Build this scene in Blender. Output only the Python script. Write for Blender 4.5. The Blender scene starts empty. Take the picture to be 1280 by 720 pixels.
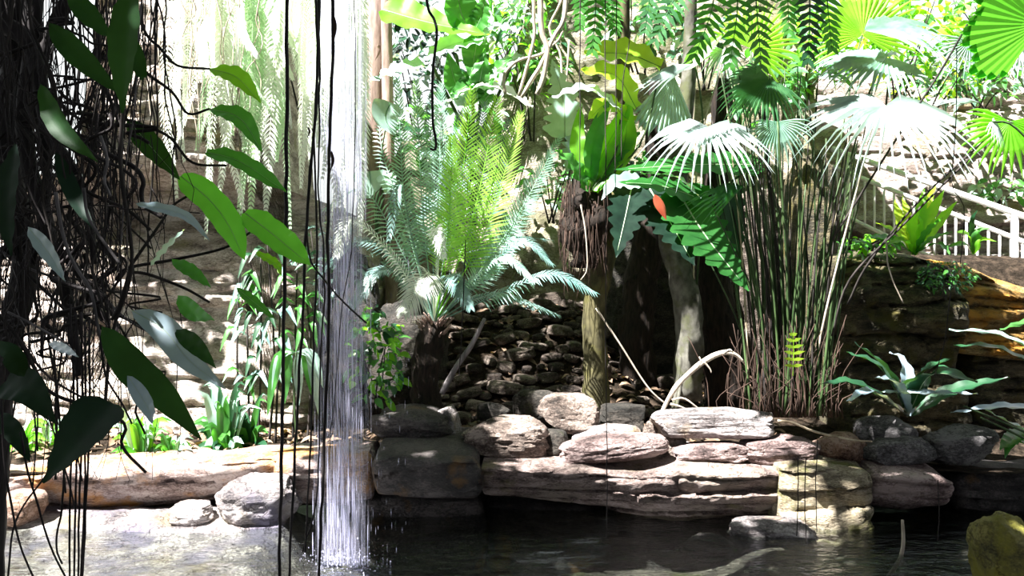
import bpy, math, random
import numpy as np
from mathutils import Vector

C = bpy.context.scene.collection
F = 1108.5          # focal length in pixels of a 1280 wide frame
CAM_Z = 2.1
R = random.Random(7)

def at(px, py, Y):
    return np.array([(px - 640) * Y / F, Y, CAM_Z - (py - 360) * Y / F])

# ------------------------------------------------------------------ noise
def _hash3(a, b, c, s):
    h = np.sin(a * 127.1 + b * 311.7 + c * 74.7 + s * 19.19) * 43758.5453
    return h - np.floor(h)

def vnoise(x, y, z, s=0.0):
    x = np.asarray(x, float); y = np.asarray(y, float); z = np.asarray(z, float)
    x, y, z = np.broadcast_arrays(x, y, z)
    ix, iy, iz = np.floor(x), np.floor(y), np.floor(z)
    fx, fy, fz = x - ix, y - iy, z - iz
    fx = fx * fx * (3 - 2 * fx); fy = fy * fy * (3 - 2 * fy); fz = fz * fz * (3 - 2 * fz)
    r = 0
    for dx in (0, 1):
        for dy in (0, 1):
            for dz in (0, 1):
                w = (fx if dx else 1 - fx) * (fy if dy else 1 - fy) * (fz if dz else 1 - fz)
                r = r + w * _hash3(ix + dx, iy + dy, iz + dz, s)
    return r * 2 - 1

def fbm(x, y, z, s=0.0, o=4):
    r = 0; a = 1.0; t = 0
    for k in range(o):
        r = r + a * vnoise(x * 2 ** k, y * 2 ** k, z * 2 ** k, s + k * 3.3)
        t += a; a *= .5
    return r / t

def hash2(a, b, s=0.0):
    h = np.sin(a * 127.1 + b * 311.7 + s * 7.77) * 43758.5453
    return h - np.floor(h)

def strata(x, z, s, thick=.2, amp=.12, length=.7, crack=.05):
    """outward offset of layered stone: slabs of uneven thickness and depth with seams that fade in and out"""
    zz = (z + .10 * vnoise(x * .55, 0, z * .4, s) + .035 * vnoise(x * 1.9, 0, z * 1.5, s + 2) + .012 * vnoise(x * 7, 0, z * 4, s + 12)) / thick
    zz = zz + .8 * vnoise(0, 0, zz * .45, s + 4)
    k = np.floor(zz); f = zz - k
    xx = x / length * (.6 + .8 * hash2(k, 11, s)) + hash2(k, 0, s) * 5 + .25 * vnoise(x * 3, 0, z * 5, s + 6)
    j = np.floor(xx); g = xx - j
    off = amp * .45 * (hash2(k, j, s) - .5) + amp * (hash2(k, 3, s + 1) - .5) + amp * .5 * vnoise(x * 1.3, k * 3.1, 0, s + 9)
    d = np.minimum(f, 1 - f) * thick
    e = np.minimum(g, 1 - g) * length
    fade = np.clip(.55 + 1.1 * vnoise(x * 1.6, k * 2.7, 0, s + 3), 0, 1)
    off = off - crack * np.exp(-(d / .016) ** 2) * fade
    off = off - crack * .7 * np.exp(-(e / .016) ** 2) * (hash2(k, j, s + 5) > .6) * np.clip(.5 + vnoise(x * 9, 0, z * 9, s) * 1.5, 0, 1)
    off = off - .12 * amp * (1 - np.clip(f * (1 - f) * 6, 0, 1))
    off = off + .32 * amp * fbm(x * 5, z * 9, 0, s + 15, 4)
    return off

# ------------------------------------------------------------------ curves
def spline(P, n):
    P = np.array(P, float)
    if len(P) == 2:
        t = np.linspace(0, 1, n)[:, None]
        return P[0] * (1 - t) + P[1] * t
    Q = np.vstack([2 * P[0] - P[1], P, 2 * P[-1] - P[-2]])
    d = np.linalg.norm(np.diff(P, axis=0), axis=1); s = np.concatenate([[0], np.cumsum(d)])
    out = []
    for t in np.linspace(0, s[-1], n):
        i = min(np.searchsorted(s, t, side='right') - 1, len(P) - 2)
        u = (t - s[i]) / max(d[i], 1e-9)
        a, b, c, e = Q[i], Q[i + 1], Q[i + 2], Q[i + 3]
        out.append(.5 * (2 * b + (c - a) * u + (2 * a - 5 * b + 4 * c - e) * u * u + (3 * b - a - 3 * c + e) * u ** 3))
    return np.array(out)

def unit(v):
    v = np.asarray(v, float)
    return v / max(np.linalg.norm(v), 1e-9)

def tangents(P):
    T = np.gradient(P, axis=0)
    return T / np.maximum(np.linalg.norm(T, axis=1)[:, None], 1e-9)

UPF = np.array([0., -.65, .75])

# ------------------------------------------------------------------ mesh builder
class MB:
    def __init__(self):
        self.v = []; self.f = []; self.n = 0

    def add(self, V, Fc):
        V = np.asarray(V, float)
        self.v.append(V); b = self.n
        self.f.extend([tuple(int(i) + b for i in q) for q in Fc]); self.n += len(V)

    def tube(self, P, r0, r1=None, sides=6, n=None, smooth=True, wob=0, seed=0):
        P = np.array(P, float)
        if n is None: n = max(6, len(P) * 4)
        Q = spline(P, n) if smooth else P
        n = len(Q)
        if r1 is None: r1 = r0
        rr = np.interp(np.linspace(0, 1, n), np.linspace(0, 1, len(r0)), r0) if hasattr(r0, '__len__') else np.linspace(r0, r1, n)
        T = tangents(Q)
        ref = np.array([0., -1., 0.]) if abs(T[0][1]) < .9 else np.array([1., 0, 0])
        V = []
        for i in range(n):
            u = unit(np.cross(T[i], ref)); w = unit(np.cross(T[i], u)); ref = -np.cross(T[i], u) if False else ref
            for k in range(sides):
                a = 2 * math.pi * k / sides
                rad = rr[i]
                if wob: rad *= 1 + wob * float(vnoise(Q[i][0] * 9 + k * 1.3, Q[i][1] * 9, Q[i][2] * 9, seed))
                V.append(Q[i] + rad * (math.cos(a) * u + math.sin(a) * w))
        Fc = []
        for i in range(n - 1):
            for k in range(sides):
                k2 = (k + 1) % sides
                Fc.append((i * sides + k, i * sides + k2, (i + 1) * sides + k2, (i + 1) * sides + k))
        V.append(Q[0]); V.append(Q[-1]); a = n * sides
        for k in range(sides):
            k2 = (k + 1) % sides
            Fc.append((a, k2, k)); Fc.append((a + 1, (n - 1) * sides + k, (n - 1) * sides + k2))
        self.add(V, Fc)
        return self

    def blade(self, P, W, N=UPF, fold=.25, n=14, nc=3, curl=0, wave=0, wfreq=5, seed=0):
        """leaf blade along midrib P, half widths W(t), upper side facing N"""
        Q = spline(P, n + 1); T = tangents(Q); t = np.linspace(0, 1, n + 1)
        w = np.array([W(x) for x in t])
        S = np.cross(T, np.asarray(N, float)[None, :]); S /= np.maximum(np.linalg.norm(S, axis=1)[:, None], 1e-6)
        M = np.cross(S, T)
        V = []
        cols = np.linspace(-1, 1, 2 * nc + 1)
        for i in range(n + 1):
            for s in cols:
                h = fold * abs(s) * w[i] - curl * s * s * w[i]
                if wave: h += wave * abs(s) * math.sin(t[i] * wfreq * 6.28 + seed + (1.7 if s > 0 else 0))
                V.append(Q[i] + S[i] * s * w[i] + M[i] * h)
        m = 2 * nc + 1; Fc = []
        for i in range(n):
            for k in range(m - 1):
                Fc.append((i * m + k, i * m + k + 1, (i + 1) * m + k + 1, (i + 1) * m + k))
        self.add(V, Fc)
        return self

    def build(self, name, mat, parent=None, smooth=True, angle=None, origin=None):
        V = np.vstack(self.v) if self.v else np.zeros((0, 3))
        me = bpy.data.meshes.new(name)
        if parent is not None:
            o0 = np.array(wloc(parent))
        else:
            o0 = np.array(origin) if origin is not None else np.array([V[:, 0].mean(), V[:, 1].mean(), V[:, 2].min()])
        me.from_pydata((V - o0).tolist(), [], self.f)
        me.polygons.foreach_set('use_smooth', [smooth] * len(me.polygons))
        if angle is not None: me.set_sharp_from_angle(angle=math.radians(angle))
        me.materials.append(mat)
        me.update()
        o = bpy.data.objects.new(name, me); C.objects.link(o)
        if parent is not None:
            o.parent = parent; o['_w'] = [0.0, 0.0, 0.0]; WL[o.name] = tuple(o0)
        else:
            o.location = o0; WL[o.name] = tuple(o0)
        if '_w' in o: del o['_w']
        return o

WL = {}
def wloc(o): return WL[o.name]

def tag(o, label=None, cat=None, group=None, kind=None):
    if label: o['label'] = label
    if cat: o['category'] = cat
    if group: o['group'] = group
    if kind: o['kind'] = kind
    return o

def empty(name, loc, label, cat, group=None):
    o = bpy.data.objects.new(name, None); C.objects.link(o)
    o.location = [float(a) for a in loc]; o.empty_display_size = .1
    WL[o.name] = tuple(float(a) for a in loc)
    return tag(o, label, cat, group)

# ------------------------------------------------------------------ solids
def boxgrid(nx, ny, nz):
    idx = {}; P = []
    def vid(i, j, k):
        q = (i, j, k)
        if q not in idx:
            idx[q] = len(P); P.append((2 * i / nx - 1, 2 * j / ny - 1, 2 * k / nz - 1))
        return idx[q]
    Fc = []
    for i in range(nx):
        for j in range(ny):
            Fc.append((vid(i, j, 0), vid(i, j + 1, 0), vid(i + 1, j + 1, 0), vid(i + 1, j, 0)))
            Fc.append((vid(i, j, nz), vid(i + 1, j, nz), vid(i + 1, j + 1, nz), vid(i, j + 1, nz)))
    for i in range(nx):
        for k in range(nz):
            Fc.append((vid(i, 0, k), vid(i + 1, 0, k), vid(i + 1, 0, k + 1), vid(i, 0, k + 1)))
            Fc.append((vid(i, ny, k), vid(i, ny, k + 1), vid(i + 1, ny, k + 1), vid(i + 1, ny, k)))
    for j in range(ny):
        for k in range(nz):
            Fc.append((vid(0, j, k), vid(0, j, k + 1), vid(0, j + 1, k + 1), vid(0, j + 1, k)))
            Fc.append((vid(nx, j, k), vid(nx, j + 1, k), vid(nx, j + 1, k + 1), vid(nx, j, k + 1)))
    return np.array(P), Fc

_BG = {}
def stone_mb(c, h, seed, res=12, p=4.0, planes=10, rough=.07, tilt=0.0, layer=0.0, taper=0.0, yaw=None, chips=.5):
    """an angular stone filling the box c +- h"""
    if res not in _BG: _BG[res] = boxgrid(res, res, res)
    P, Fc = _BG[res]; P = P.copy(); rr = random.Random(seed)
    d = P / np.linalg.norm(P, axis=1)[:, None]
    s = (np.abs(d) ** p).sum(1) ** (-1 / p); q = d * s[:, None]
    for k in range(planes):
        n = unit([rr.gauss(0, 1), rr.gauss(0, .8), rr.gauss(0, .8)])
        o = rr.uniform(.70, .95) * float((q @ n).max())
        e = q @ n - o
        q = q - np.clip(e, 0, None)[:, None] * n * .96
    q = q + d * (rough * fbm(q[:, 0] * 1.4, q[:, 1] * 1.4, q[:, 2] * 1.4, seed * .37, 3)
                 + rough * .9 * fbm(q[:, 0] * 4, q[:, 1] * 4, q[:, 2] * 7, seed * .7, 4))[:, None]
    big = max(h)
    if layer:
        q[:, :2] = q[:, :2] * (1 + layer * (np.sin(q[:, 2] * 7 + 2 * vnoise(q[:, 0] * 1.5, q[:, 1], 0, seed) + seed))[:, None])
    if taper: q[:, :2] *= (1 - taper * q[:, 2:3])
    ch = vnoise(q[:, 0] * 3.1, q[:, 1] * 3.1, q[:, 2] * 4, seed + 5)
    q = q - d * (chips * .12 * np.clip(ch - .25, 0, 1))[:, None]
    a = rr.uniform(-.25, .25) if yaw is None else yaw
    for ax in range(3):
        lo, hi = q[:, ax].min(), q[:, ax].max()
        q[:, ax] = (q[:, ax] - (lo + hi) / 2) / ((hi - lo) / 2)
    q = q * np.array(h)
    ca, sa = math.cos(a), math.sin(a)
    x = q[:, 0] * ca - q[:, 1] * sa; y = q[:, 0] * sa + q[:, 1] * ca
    ct, st = math.cos(tilt), math.sin(tilt)
    x, z = x * ct - q[:, 2] * st, x * st + q[:, 2] * ct
    V = np.stack([x, y, z], 1)
    for ax in (0, 2):
        lo, hi = V[:, ax].min(), V[:, ax].max()
        V[:, ax] = (V[:, ax] - (lo + hi) / 2) * (2 * h[ax] / (hi - lo))
    mb = MB(); mb.add(V + np.array(c), Fc)
    return mb

def stone(name, box, Y, depth, seed, mat, label=None, cat='stone', group=None, parent=None, **k):
    x0, y0, x1, y1 = box
    a = at(x0, y0, Y); b = at(x1, y1, Y)
    c = np.array([(a[0] + b[0]) / 2, Y + depth / 2, (a[2] + b[2]) / 2])
    h = np.array([(b[0] - a[0]) / 2, depth / 2, (a[2] - b[2]) / 2])
    mb = stone_mb(c, h, seed, **k)
    o = mb.build(name, mat, parent, angle=38)
    if label: tag(o, label, cat, group)
    return o

def grid_mb(nu, nv, fn):
    """fn(u, v) arrays in 0..1 -> (N,3)"""
    u, v = np.meshgrid(np.linspace(0, 1, nu), np.linspace(0, 1, nv))
    P = fn(u.ravel(), v.ravel())
    Fc = [(j * nu + i, j * nu + i + 1, (j + 1) * nu + i + 1, (j + 1) * nu + i) for j in range(nv - 1) for i in range(nu - 1)]
    mb = MB(); mb.add(P, Fc)
    return mb

# ------------------------------------------------------------------ materials
def new_mat(name):
    m = bpy.data.materials.new(name); m.use_nodes = True
    nt = m.node_tree
    for n in list(nt.nodes): nt.nodes.remove(n)
    out = nt.nodes.new('ShaderNodeOutputMaterial')
    return m, nt, out

def _nz(nt, scale, detail=6, vec=None, rough=.6):
    n = nt.nodes.new('ShaderNodeTexNoise'); n.inputs['Scale'].default_value = scale
    n.inputs['Detail'].default_value = detail; n.inputs['Roughness'].default_value = rough
    if vec is not None: nt.links.new(vec, n.inputs['Vector'])
    return n

def _ramp(nt, fac, stops):
    r = nt.nodes.new('ShaderNodeValToRGB'); e = r.color_ramp.elements
    while len(e) < len(stops): e.new(.5)
    for i, (p, c) in enumerate(stops):
        e[i].position = p; e[i].color = (*c, 1) if len(c) == 3 else c
    nt.links.new(fac, r.inputs['Fac'])
    return r

def _mix(nt, fac, a, b):
    m = nt.nodes.new('ShaderNodeMix'); m.data_type = 'RGBA'
    L = nt.links.new
    if hasattr(fac, 'links') or not isinstance(fac, float): L(fac, m.inputs[0])
    else: m.inputs[0].default_value = fac
    for s, i in ((a, 6), (b, 7)):
        if isinstance(s, tuple): m.inputs[i].default_value = (*s, 1)
        else: L(s, m.inputs[i])
    return m.outputs[2]

def rock_mat(name, lo, mid, hi, stain=None, stain_amt=.5, moss=None, moss_amt=.5, rough=.85, bump=.5, scale=1.0, flat=1.7, spec=.3, blotch=None):
    m, nt, out = new_mat(name); L = nt.links.new
    geo = nt.nodes.new('ShaderNodeNewGeometry')
    mp = nt.nodes.new('ShaderNodeMapping'); mp.inputs['Scale'].default_value = (1 * scale, 1 * scale, flat * scale)
    L(geo.outputs['Position'], mp.inputs['Vector'])
    n1 = _nz(nt, 3.0, 8, mp.outputs[0], .65); n2 = _nz(nt, 38, 8, mp.outputs[0], .7)
    ad = nt.nodes.new('ShaderNodeMath'); ad.operation = 'MULTIPLY_ADD'; L(n2.outputs['Fac'], ad.inputs[0]); ad.inputs[1].default_value = .8
    L(n1.outputs['Fac'], ad.inputs[2])
    col = _ramp(nt, ad.outputs[0], [(.70, lo), (.90, mid), (1.12, hi)]).outputs[0]
    if blotch:
        nb = _nz(nt, 1.7 * scale, 4, geo.outputs['Position'])
        col = _mix(nt, _ramp(nt, nb.outputs['Fac'], [(.5, (0, 0, 0)), (.62, (1, 1, 1))]).outputs[0], col, blotch)
    if stain:
        ns = _nz(nt, 2.2 * scale, 5, geo.outputs['Position'])
        r = _ramp(nt, ns.outputs['Fac'], [(.62 - stain_amt * .3, (0, 0, 0)), (.78 - stain_amt * .3, (1, 1, 1))])
        col = _mix(nt, r.outputs[0], col, stain)
    if moss:
        ng = _nz(nt, 3.3 * scale, 7, geo.outputs['Position'])
        r = _ramp(nt, ng.outputs['Fac'], [(.68 - moss_amt * .35, (0, 0, 0)), (.8 - moss_amt * .35, (1, 1, 1))])
        col = _mix(nt, r.outputs[0], col, moss)
    mc = nt.nodes.new('ShaderNodeMapping'); mc.inputs['Scale'].default_value = (1, 1, max(1.0, flat * .7)); L(geo.outputs['Position'], mc.inputs['Vector'])
    nc_ = _nz(nt, 2.6 * max(1, scale), 5, mc.outputs[0], .55)
    ab = nt.nodes.new('ShaderNodeMath'); ab.operation = 'SUBTRACT'; L(nc_.outputs['Fac'], ab.inputs[0]); ab.inputs[1].default_value = .5
    ab2 = nt.nodes.new('ShaderNodeMath'); ab2.operation = 'ABSOLUTE'; L(ab.outputs[0], ab2.inputs[0])
    ck = _ramp(nt, ab2.outputs[0], [(.0, (.40, .37, .34)), (.004, (.65, .62, .6)), (.012, (1, 1, 1))])
    mm = nt.nodes.new('ShaderNodeMix'); mm.data_type = 'RGBA'; mm.blend_type = 'MULTIPLY'; mm.inputs[0].default_value = .9
    L(col, mm.inputs[6]); L(ck.outputs[0], mm.inputs[7]); col = mm.outputs[2]
    p = nt.nodes.new('ShaderNodeBsdfPrincipled'); L(col, p.inputs['Base Color'])
    p.inputs['Roughness'].default_value = rough; p.inputs['Specular IOR Level'].default_value = spec
    mp2 = nt.nodes.new('ShaderNodeMapping'); mp2.inputs['Scale'].default_value = (1, 1, 2.2)
    L(geo.outputs['Position'], mp2.inputs['Vector'])
    nb1 = _nz(nt, 13, 10, mp2.outputs[0], .72)
    b = nt.nodes.new('ShaderNodeBump'); b.inputs['Strength'].default_value = bump; b.inputs['Distance'].default_value = .07
    hh = nt.nodes.new('ShaderNodeMath'); hh.operation = 'MULTIPLY_ADD'; L(ck.outputs[0], hh.inputs[0]); hh.inputs[1].default_value = .35; L(nb1.outputs['Fac'], hh.inputs[2])
    L(hh.outputs[0], b.inputs['Height']); L(b.outputs[0], p.inputs['Normal'])
    L(p.outputs[0], out.inputs['Surface'])
    return m

def leaf_mat(name, c1, c2, trans=.4, tcol=None, rough=.4, spec=.5, scale=6, coat=0.0):
    m, nt, out = new_mat(name); L = nt.links.new
    geo = nt.nodes.new('ShaderNodeNewGeometry')
    n = _nz(nt, scale, 3, geo.outputs['Position'])
    col = _ramp(nt, n.outputs['Fac'], [(.35, c1), (.65, c2)]).outputs[0]
    p = nt.nodes.new('ShaderNodeBsdfPrincipled'); L(col, p.inputs['Base Color'])
    p.inputs['Roughness'].default_value = rough; p.inputs['Specular IOR Level'].default_value = spec
    p.inputs['Coat Weight'].default_value = coat; p.inputs['Coat Roughness'].default_value = .25
    t = nt.nodes.new('ShaderNodeBsdfTranslucent')
    if tcol is None: tcol = (min(1, c2[0] * 1.8 + .02), min(1, c2[1] * 1.7 + .03), c2[2] * .6)
    t.inputs['Color'].default_value = (*tcol, 1)
    mx = nt.nodes.new('ShaderNodeMixShader'); mx.inputs[0].default_value = trans
    L(p.outputs[0], mx.inputs[1]); L(t.outputs[0], mx.inputs[2]); L(mx.outputs[0], out.inputs['Surface'])
    return m

def bark_mat(name, c1, c2, c3=None, scale=(14, 14, 3), rough=.85, bump=.4):
    m, nt, out = new_mat(name); L = nt.links.new
    geo = nt.nodes.new('ShaderNodeNewGeometry')
    mp = nt.nodes.new('ShaderNodeMapping'); mp.inputs['Scale'].default_value = scale
    L(geo.outputs['Position'], mp.inputs['Vector'])
    n = _nz(nt, 1, 6, mp.outputs[0])
    col = _ramp(nt, n.outputs['Fac'], [(.35, c1), (.65, c2)]).outputs[0]
    if c3:
        n2 = _nz(nt, 4, 5, geo.outputs['Position'])
        col = _mix(nt, _ramp(nt, n2.outputs['Fac'], [(.5, (0, 0, 0)), (.62, (1, 1, 1))]).outputs[0], col, c3)
    p = nt.nodes.new('ShaderNodeBsdfPrincipled'); L(col, p.inputs['Base Color']); p.inputs['Roughness'].default_value = rough
    p.inputs['Specular IOR Level'].default_value = .25
    b = nt.nodes.new('ShaderNodeBump'); b.inputs['Strength'].default_value = bump; b.inputs['Distance'].default_value = .02
    L(n.outputs['Fac'], b.inputs['Height']); L(b.outputs[0], p.inputs['Normal'])
    L(p.outputs[0], out.inputs['Surface'])
    return m

M = {}
# ================================================================== materials
M['ledge'] = rock_mat('pink_layered_stone', (.04, .03, .027), (.235, .175, .155), (.42, .34, .31), stain=(.20, .175, .08), stain_amt=.2, bump=1, flat=4, blotch=(.33, .27, .225))
M['ledge_orange'] = rock_mat('orange_stained_stone', (.08, .055, .05), (.36, .27, .24), (.58, .49, .45), stain=(.55, .27, .08), stain_amt=.46, bump=.9, flat=3)
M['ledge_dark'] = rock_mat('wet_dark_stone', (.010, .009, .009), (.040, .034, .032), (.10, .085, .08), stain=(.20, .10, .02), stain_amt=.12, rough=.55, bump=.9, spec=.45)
M['ledge_olive'] = rock_mat('mossy_yellow_stone', (.05, .04, .027), (.29, .24, .16), (.46, .40, .29), moss=(.12, .12, .035), moss_amt=.5, bump=.9, flat=4)
M['stone_brown'] = rock_mat('brown_stone', (.03, .024, .02), (.15, .115, .095), (.33, .27, .23), bump=.8)
M['stone_pale'] = rock_mat('pale_stone', (.06, .054, .053), (.24, .212, .205), (.42, .385, .375), stain=(.28, .2, .12), stain_amt=.25, bump=.8)
M['stone_pink'] = rock_mat('pink_stone', (.05, .035, .033), (.21, .15, .14), (.38, .30, .28), bump=.8)
M['stone_red'] = rock_mat('rusty_stone', (.06, .03, .02), (.25, .15, .10), (.36, .25, .2), bump=.8)
M['stone_grey'] = rock_mat('dark_grey_stone', (.02, .019, .02), (.09, .085, .085), (.19, .18, .18), bump=.8)
M['stone_black_and_shade'] = rock_mat('almost_black_stone_and_shade', (.008, .008, .007), (.03, .027, .022), (.07, .06, .05), moss=(.035, .04, .012), moss_amt=.3, bump=.8)  # own tone of dark stones; stands for deep shade on the middle rocks
M['rubble'] = rock_mat('brown_rubble_stone', (.018, .013, .010), (.085, .065, .05), (.22, .18, .15), bump=.8, scale=2)
M['rubble_dark'] = rock_mat('dark_rubble_stone', (.009, .007, .006), (.04, .03, .024), (.11, .085, .07), bump=.8, scale=2)
M['wall_tan'] = rock_mat('tan_cliff_stone', (.10, .085, .06), (.31, .27, .20), (.50, .46, .38), stain=(.20, .19, .10), stain_amt=.45, bump=.7, scale=.7, flat=2)
M['wall_left'] = rock_mat('pale_cliff_stone', (.14, .11, .10), (.46, .39, .34), (.68, .61, .56), stain=(.27, .25, .13), stain_amt=.25, bump=.7, scale=.8, flat=3)
M['wall_pink'] = rock_mat('pale_pink_cliff_stone', (.16, .12, .10), (.40, .33, .30), (.56, .49, .45), stain=(.28, .21, .11), stain_amt=.3, bump=.7, scale=.7, flat=4)
M['cliff'] = rock_mat('dark_mossy_cliff_stone', (.012, .011, .007), (.07, .06, .035), (.17, .14, .08), moss=(.10, .085, .02), moss_amt=.45, bump=1, scale=.9, flat=4, rough=.65)
M['cliff_orange'] = rock_mat('orange_cliff_stone', (.06, .04, .02), (.26, .17, .06), (.42, .30, .13), stain=(.55, .27, .04), stain_amt=.55, bump=.9, flat=4)
M['moss_rock'] = rock_mat('mossy_rock', (.03, .03, .012), (.12, .11, .03), (.22, .2, .06), moss=(.16, .15, .02), moss_amt=.7, bump=.8)
M['soil'] = rock_mat('dark_soil', (.008, .006, .004), (.03, .022, .015), (.07, .05, .035), bump=1, scale=3, flat=1, rough=1, spec=.1)
M['pool_bed'] = rock_mat('wet_pool_stone', (.012, .011, .010), (.05, .045, .038), (.11, .10, .085), stain=(.06, .065, .03), stain_amt=.3, bump=.6, rough=.45)
M['pool_bed_pale'] = rock_mat('pale_wet_shelf_stone', (.05, .045, .05), (.25, .22, .215), (.55, .50, .48), stain=(.24, .20, .14), stain_amt=.3, bump=.9, blotch=(.16, .145, .19), rough=.4)  # lavender blotch puts rippled water reflections into the stone colour

# ================================================================== ground, walls
def sst(x, a, b):
    t = np.clip((x - a) / (b - a), 0, 1); return t * t * (3 - 2 * t)

def ground_z(x, Y):
    x = np.asarray(x, float); Y = np.asarray(Y, float)
    rise = sst(x, -1.9, -.6) * (1 - .55 * sst(x, .8, 2.2))
    z = .40 + .04 * sst(-x, 1.6, 2.0) * sst(Y, 8.5, 9.2) + rise * (.15 * sst(Y, 8.6, 9.6) + 1.25 * sst(Y, 9.7, 12.0)) + .03 * sst(Y, 8.4, 9.5)
    z = z + 1.5 * sst(x, 3.2, 4.6) * sst(Y, 10.5, 12.5)
    return z + .035 * fbm(x * 2, Y * 2, 0, 5.0)

def _g(u, v):
    x = -9 + u * 19; Y = 8.15 + v * 9
    return np.stack([x, Y, ground_z(x, Y)], 1)
o = grid_mb(150, 80, _g).build('ground', M['soil']); tag(o, 'dark soil bed behind the stone ledge', 'ground', kind='structure')

def wall(name, x0, x1, zb, ztop, Yf, seed, mat, label, nu, nv, st, nz=.12, top_d=2.5):
    def fn(u, v):
        x = x0 + u * (x1 - x0)
        zt = np.interp(x, [a for a, b in ztop], [b for a, b in ztop]) + .12 * fbm(x * 1.2, 0, 0, seed)
        w = np.clip(v / .93, 0, 1); z = zb + w * (zt - zb)
        Y = Yf(x, z) - strata(x, z, seed, **st) - nz * fbm(x * .8, z * .8, 0, seed + 3, 4) - .03 * fbm(x * 4, z * 4, 0, seed + 8, 3)
        b = np.clip((v - .93) / .07, 0, 1)
        return np.stack([x, Y + b * top_d, z - .15 * b * b], 1)
    o = grid_mb(nu, nv, fn).build(name, mat, angle=40)
    tag(o, label, 'wall', kind='structure')
    return o

PT = lambda px, Y: (px - 640) * Y / F
PZ = lambda py, Y: CAM_Z - (py - 360) * Y / F
def yl(x, z):
    a = np.interp(z, [-.2, .5, 2.2, 2.55, 2.75, 2.95, 3.2, 3.42, 3.6, 6.6], [9.8, 10.0, 10.35, 10.45, 10.85, 11.1, 10.9, 10.1, 10.0, 10.15])
    return a + 3.2 * sst(x, -2.5, -1.6)
wall('wall_left', -8.2, -1.5, -.1, [(-8.2, 3.3), (-4.9, 3.4), (-4.6, 6.7), (-3.1, 6.6), (-2.75, 3.3), (-1.5, 2.9)], yl, 3, M['wall_left'],
     'pale layered stone wall with a deep overhang at left', 230, 170, dict(thick=.17, amp=.13, length=1.1, crack=.06))
def yb(x, z): return 13.1 + .25 * np.sin(x * .9) + .0 * z
wall('wall_back', -3.2, 4.4, .2, [(-3.2, 2.9), (-2.0, 3.2), (-1.6, 4.2), (-.6, 4.3), (.0, 5.2), (.4, 7.2), (4.4, 7.2)], yb, 11, M['wall_tan'],
     'tan stone cliff behind the trunks', 170, 130, dict(thick=.7, amp=.10, length=2.2, crack=.04), nz=.25)
def yr(x, z): return 15.2 - .25 * (x - 4) + np.interp(z, [2, 4.8, 5.1, 8], [0, .25, .9, 1.0])
wall('wall_right', 3.6, 11.5, .5, [(3.6, 5.9), (11.5, 5.7)], yr, 17, M['wall_pink'],
     'pale pink layered stone wall behind the stair railing', 150, 120, dict(thick=.24, amp=.11, length=1.3, crack=.06), nz=.15)

# pool: stone bed, then clear water over it
def _bed(u, v):
    x = -9 + u * 19; Y = 3.0 + v * 6.2
    z = -.55 + .40 * sst(-x, 1.1, 2.6) * sst(Y, 5.6, 7.4) + .30 * sst(x, 1.6, 2.4) * sst(Y, 6.8, 7.6)
    z = z + .08 * fbm(x * 1.3, Y * 1.3, 0, 9.0) + .03 * fbm(x * 5, Y * 5, 0, 2.0)
    return np.stack([x, Y, z], 1)
o = grid_mb(200, 80, _bed).build('pool_floor', M['pool_bed']); tag(o, 'wet stone bed of the pool', 'floor', kind='structure')

def water_mat():
    m, nt, out = new_mat('pool_water_surface'); L = nt.links.new
    geo = nt.nodes.new('ShaderNodeNewGeometry')
    mp = nt.nodes.new('ShaderNodeMapping'); mp.inputs['Scale'].default_value = (1, 1.6, 1); L(geo.outputs['Position'], mp.inputs['Vector'])
    n = _nz(nt, 3.2, 3, mp.outputs[0]); n2 = _nz(nt, 14, 3, mp.outputs[0])
    a = nt.nodes.new('ShaderNodeMath'); a.operation = 'MULTIPLY_ADD'; L(n2.outputs['Fac'], a.inputs[0]); a.inputs[1].default_value = .3; L(n.outputs['Fac'], a.inputs[2])
    b = nt.nodes.new('ShaderNodeBump'); b.inputs['Strength'].default_value = .9; b.inputs['Distance'].default_value = .07; L(a.outputs[0], b.inputs['Height'])
    g = nt.nodes.new('ShaderNodeBsdfGlossy'); g.inputs['Roughness'].default_value = .06; g.inputs['Color'].default_value = (.9, .93, 1, 1); L(b.outputs[0], g.inputs['Normal'])
    t = nt.nodes.new('ShaderNodeBsdfTransparent'); t.inputs['Color'].default_value = (.72, .76, .72, 1)
    f = nt.nodes.new('ShaderNodeFresnel'); f.inputs['IOR'].default_value = 1.33; L(b.outputs[0], f.inputs['Normal'])
    x = nt.nodes.new('ShaderNodeMixShader'); L(f.outputs[0], x.inputs[0]); L(t.outputs[0], x.inputs[1]); L(g.outputs[0], x.inputs[2])
    L(x.outputs[0], out.inputs['Surface'])
    return m
M['water'] = water_mat()
o = grid_mb(120, 60, lambda u, v: np.stack([-9 + u * 19, 3 + v * 6.0, .012 * fbm((-9 + u * 19) * 1.5, (3 + v * 6) * 2, 0, 4.0)], 1)).build('pool_water', M['water'])
tag(o, 'dark rippled water of the pool', 'water', kind='structure')

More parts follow.
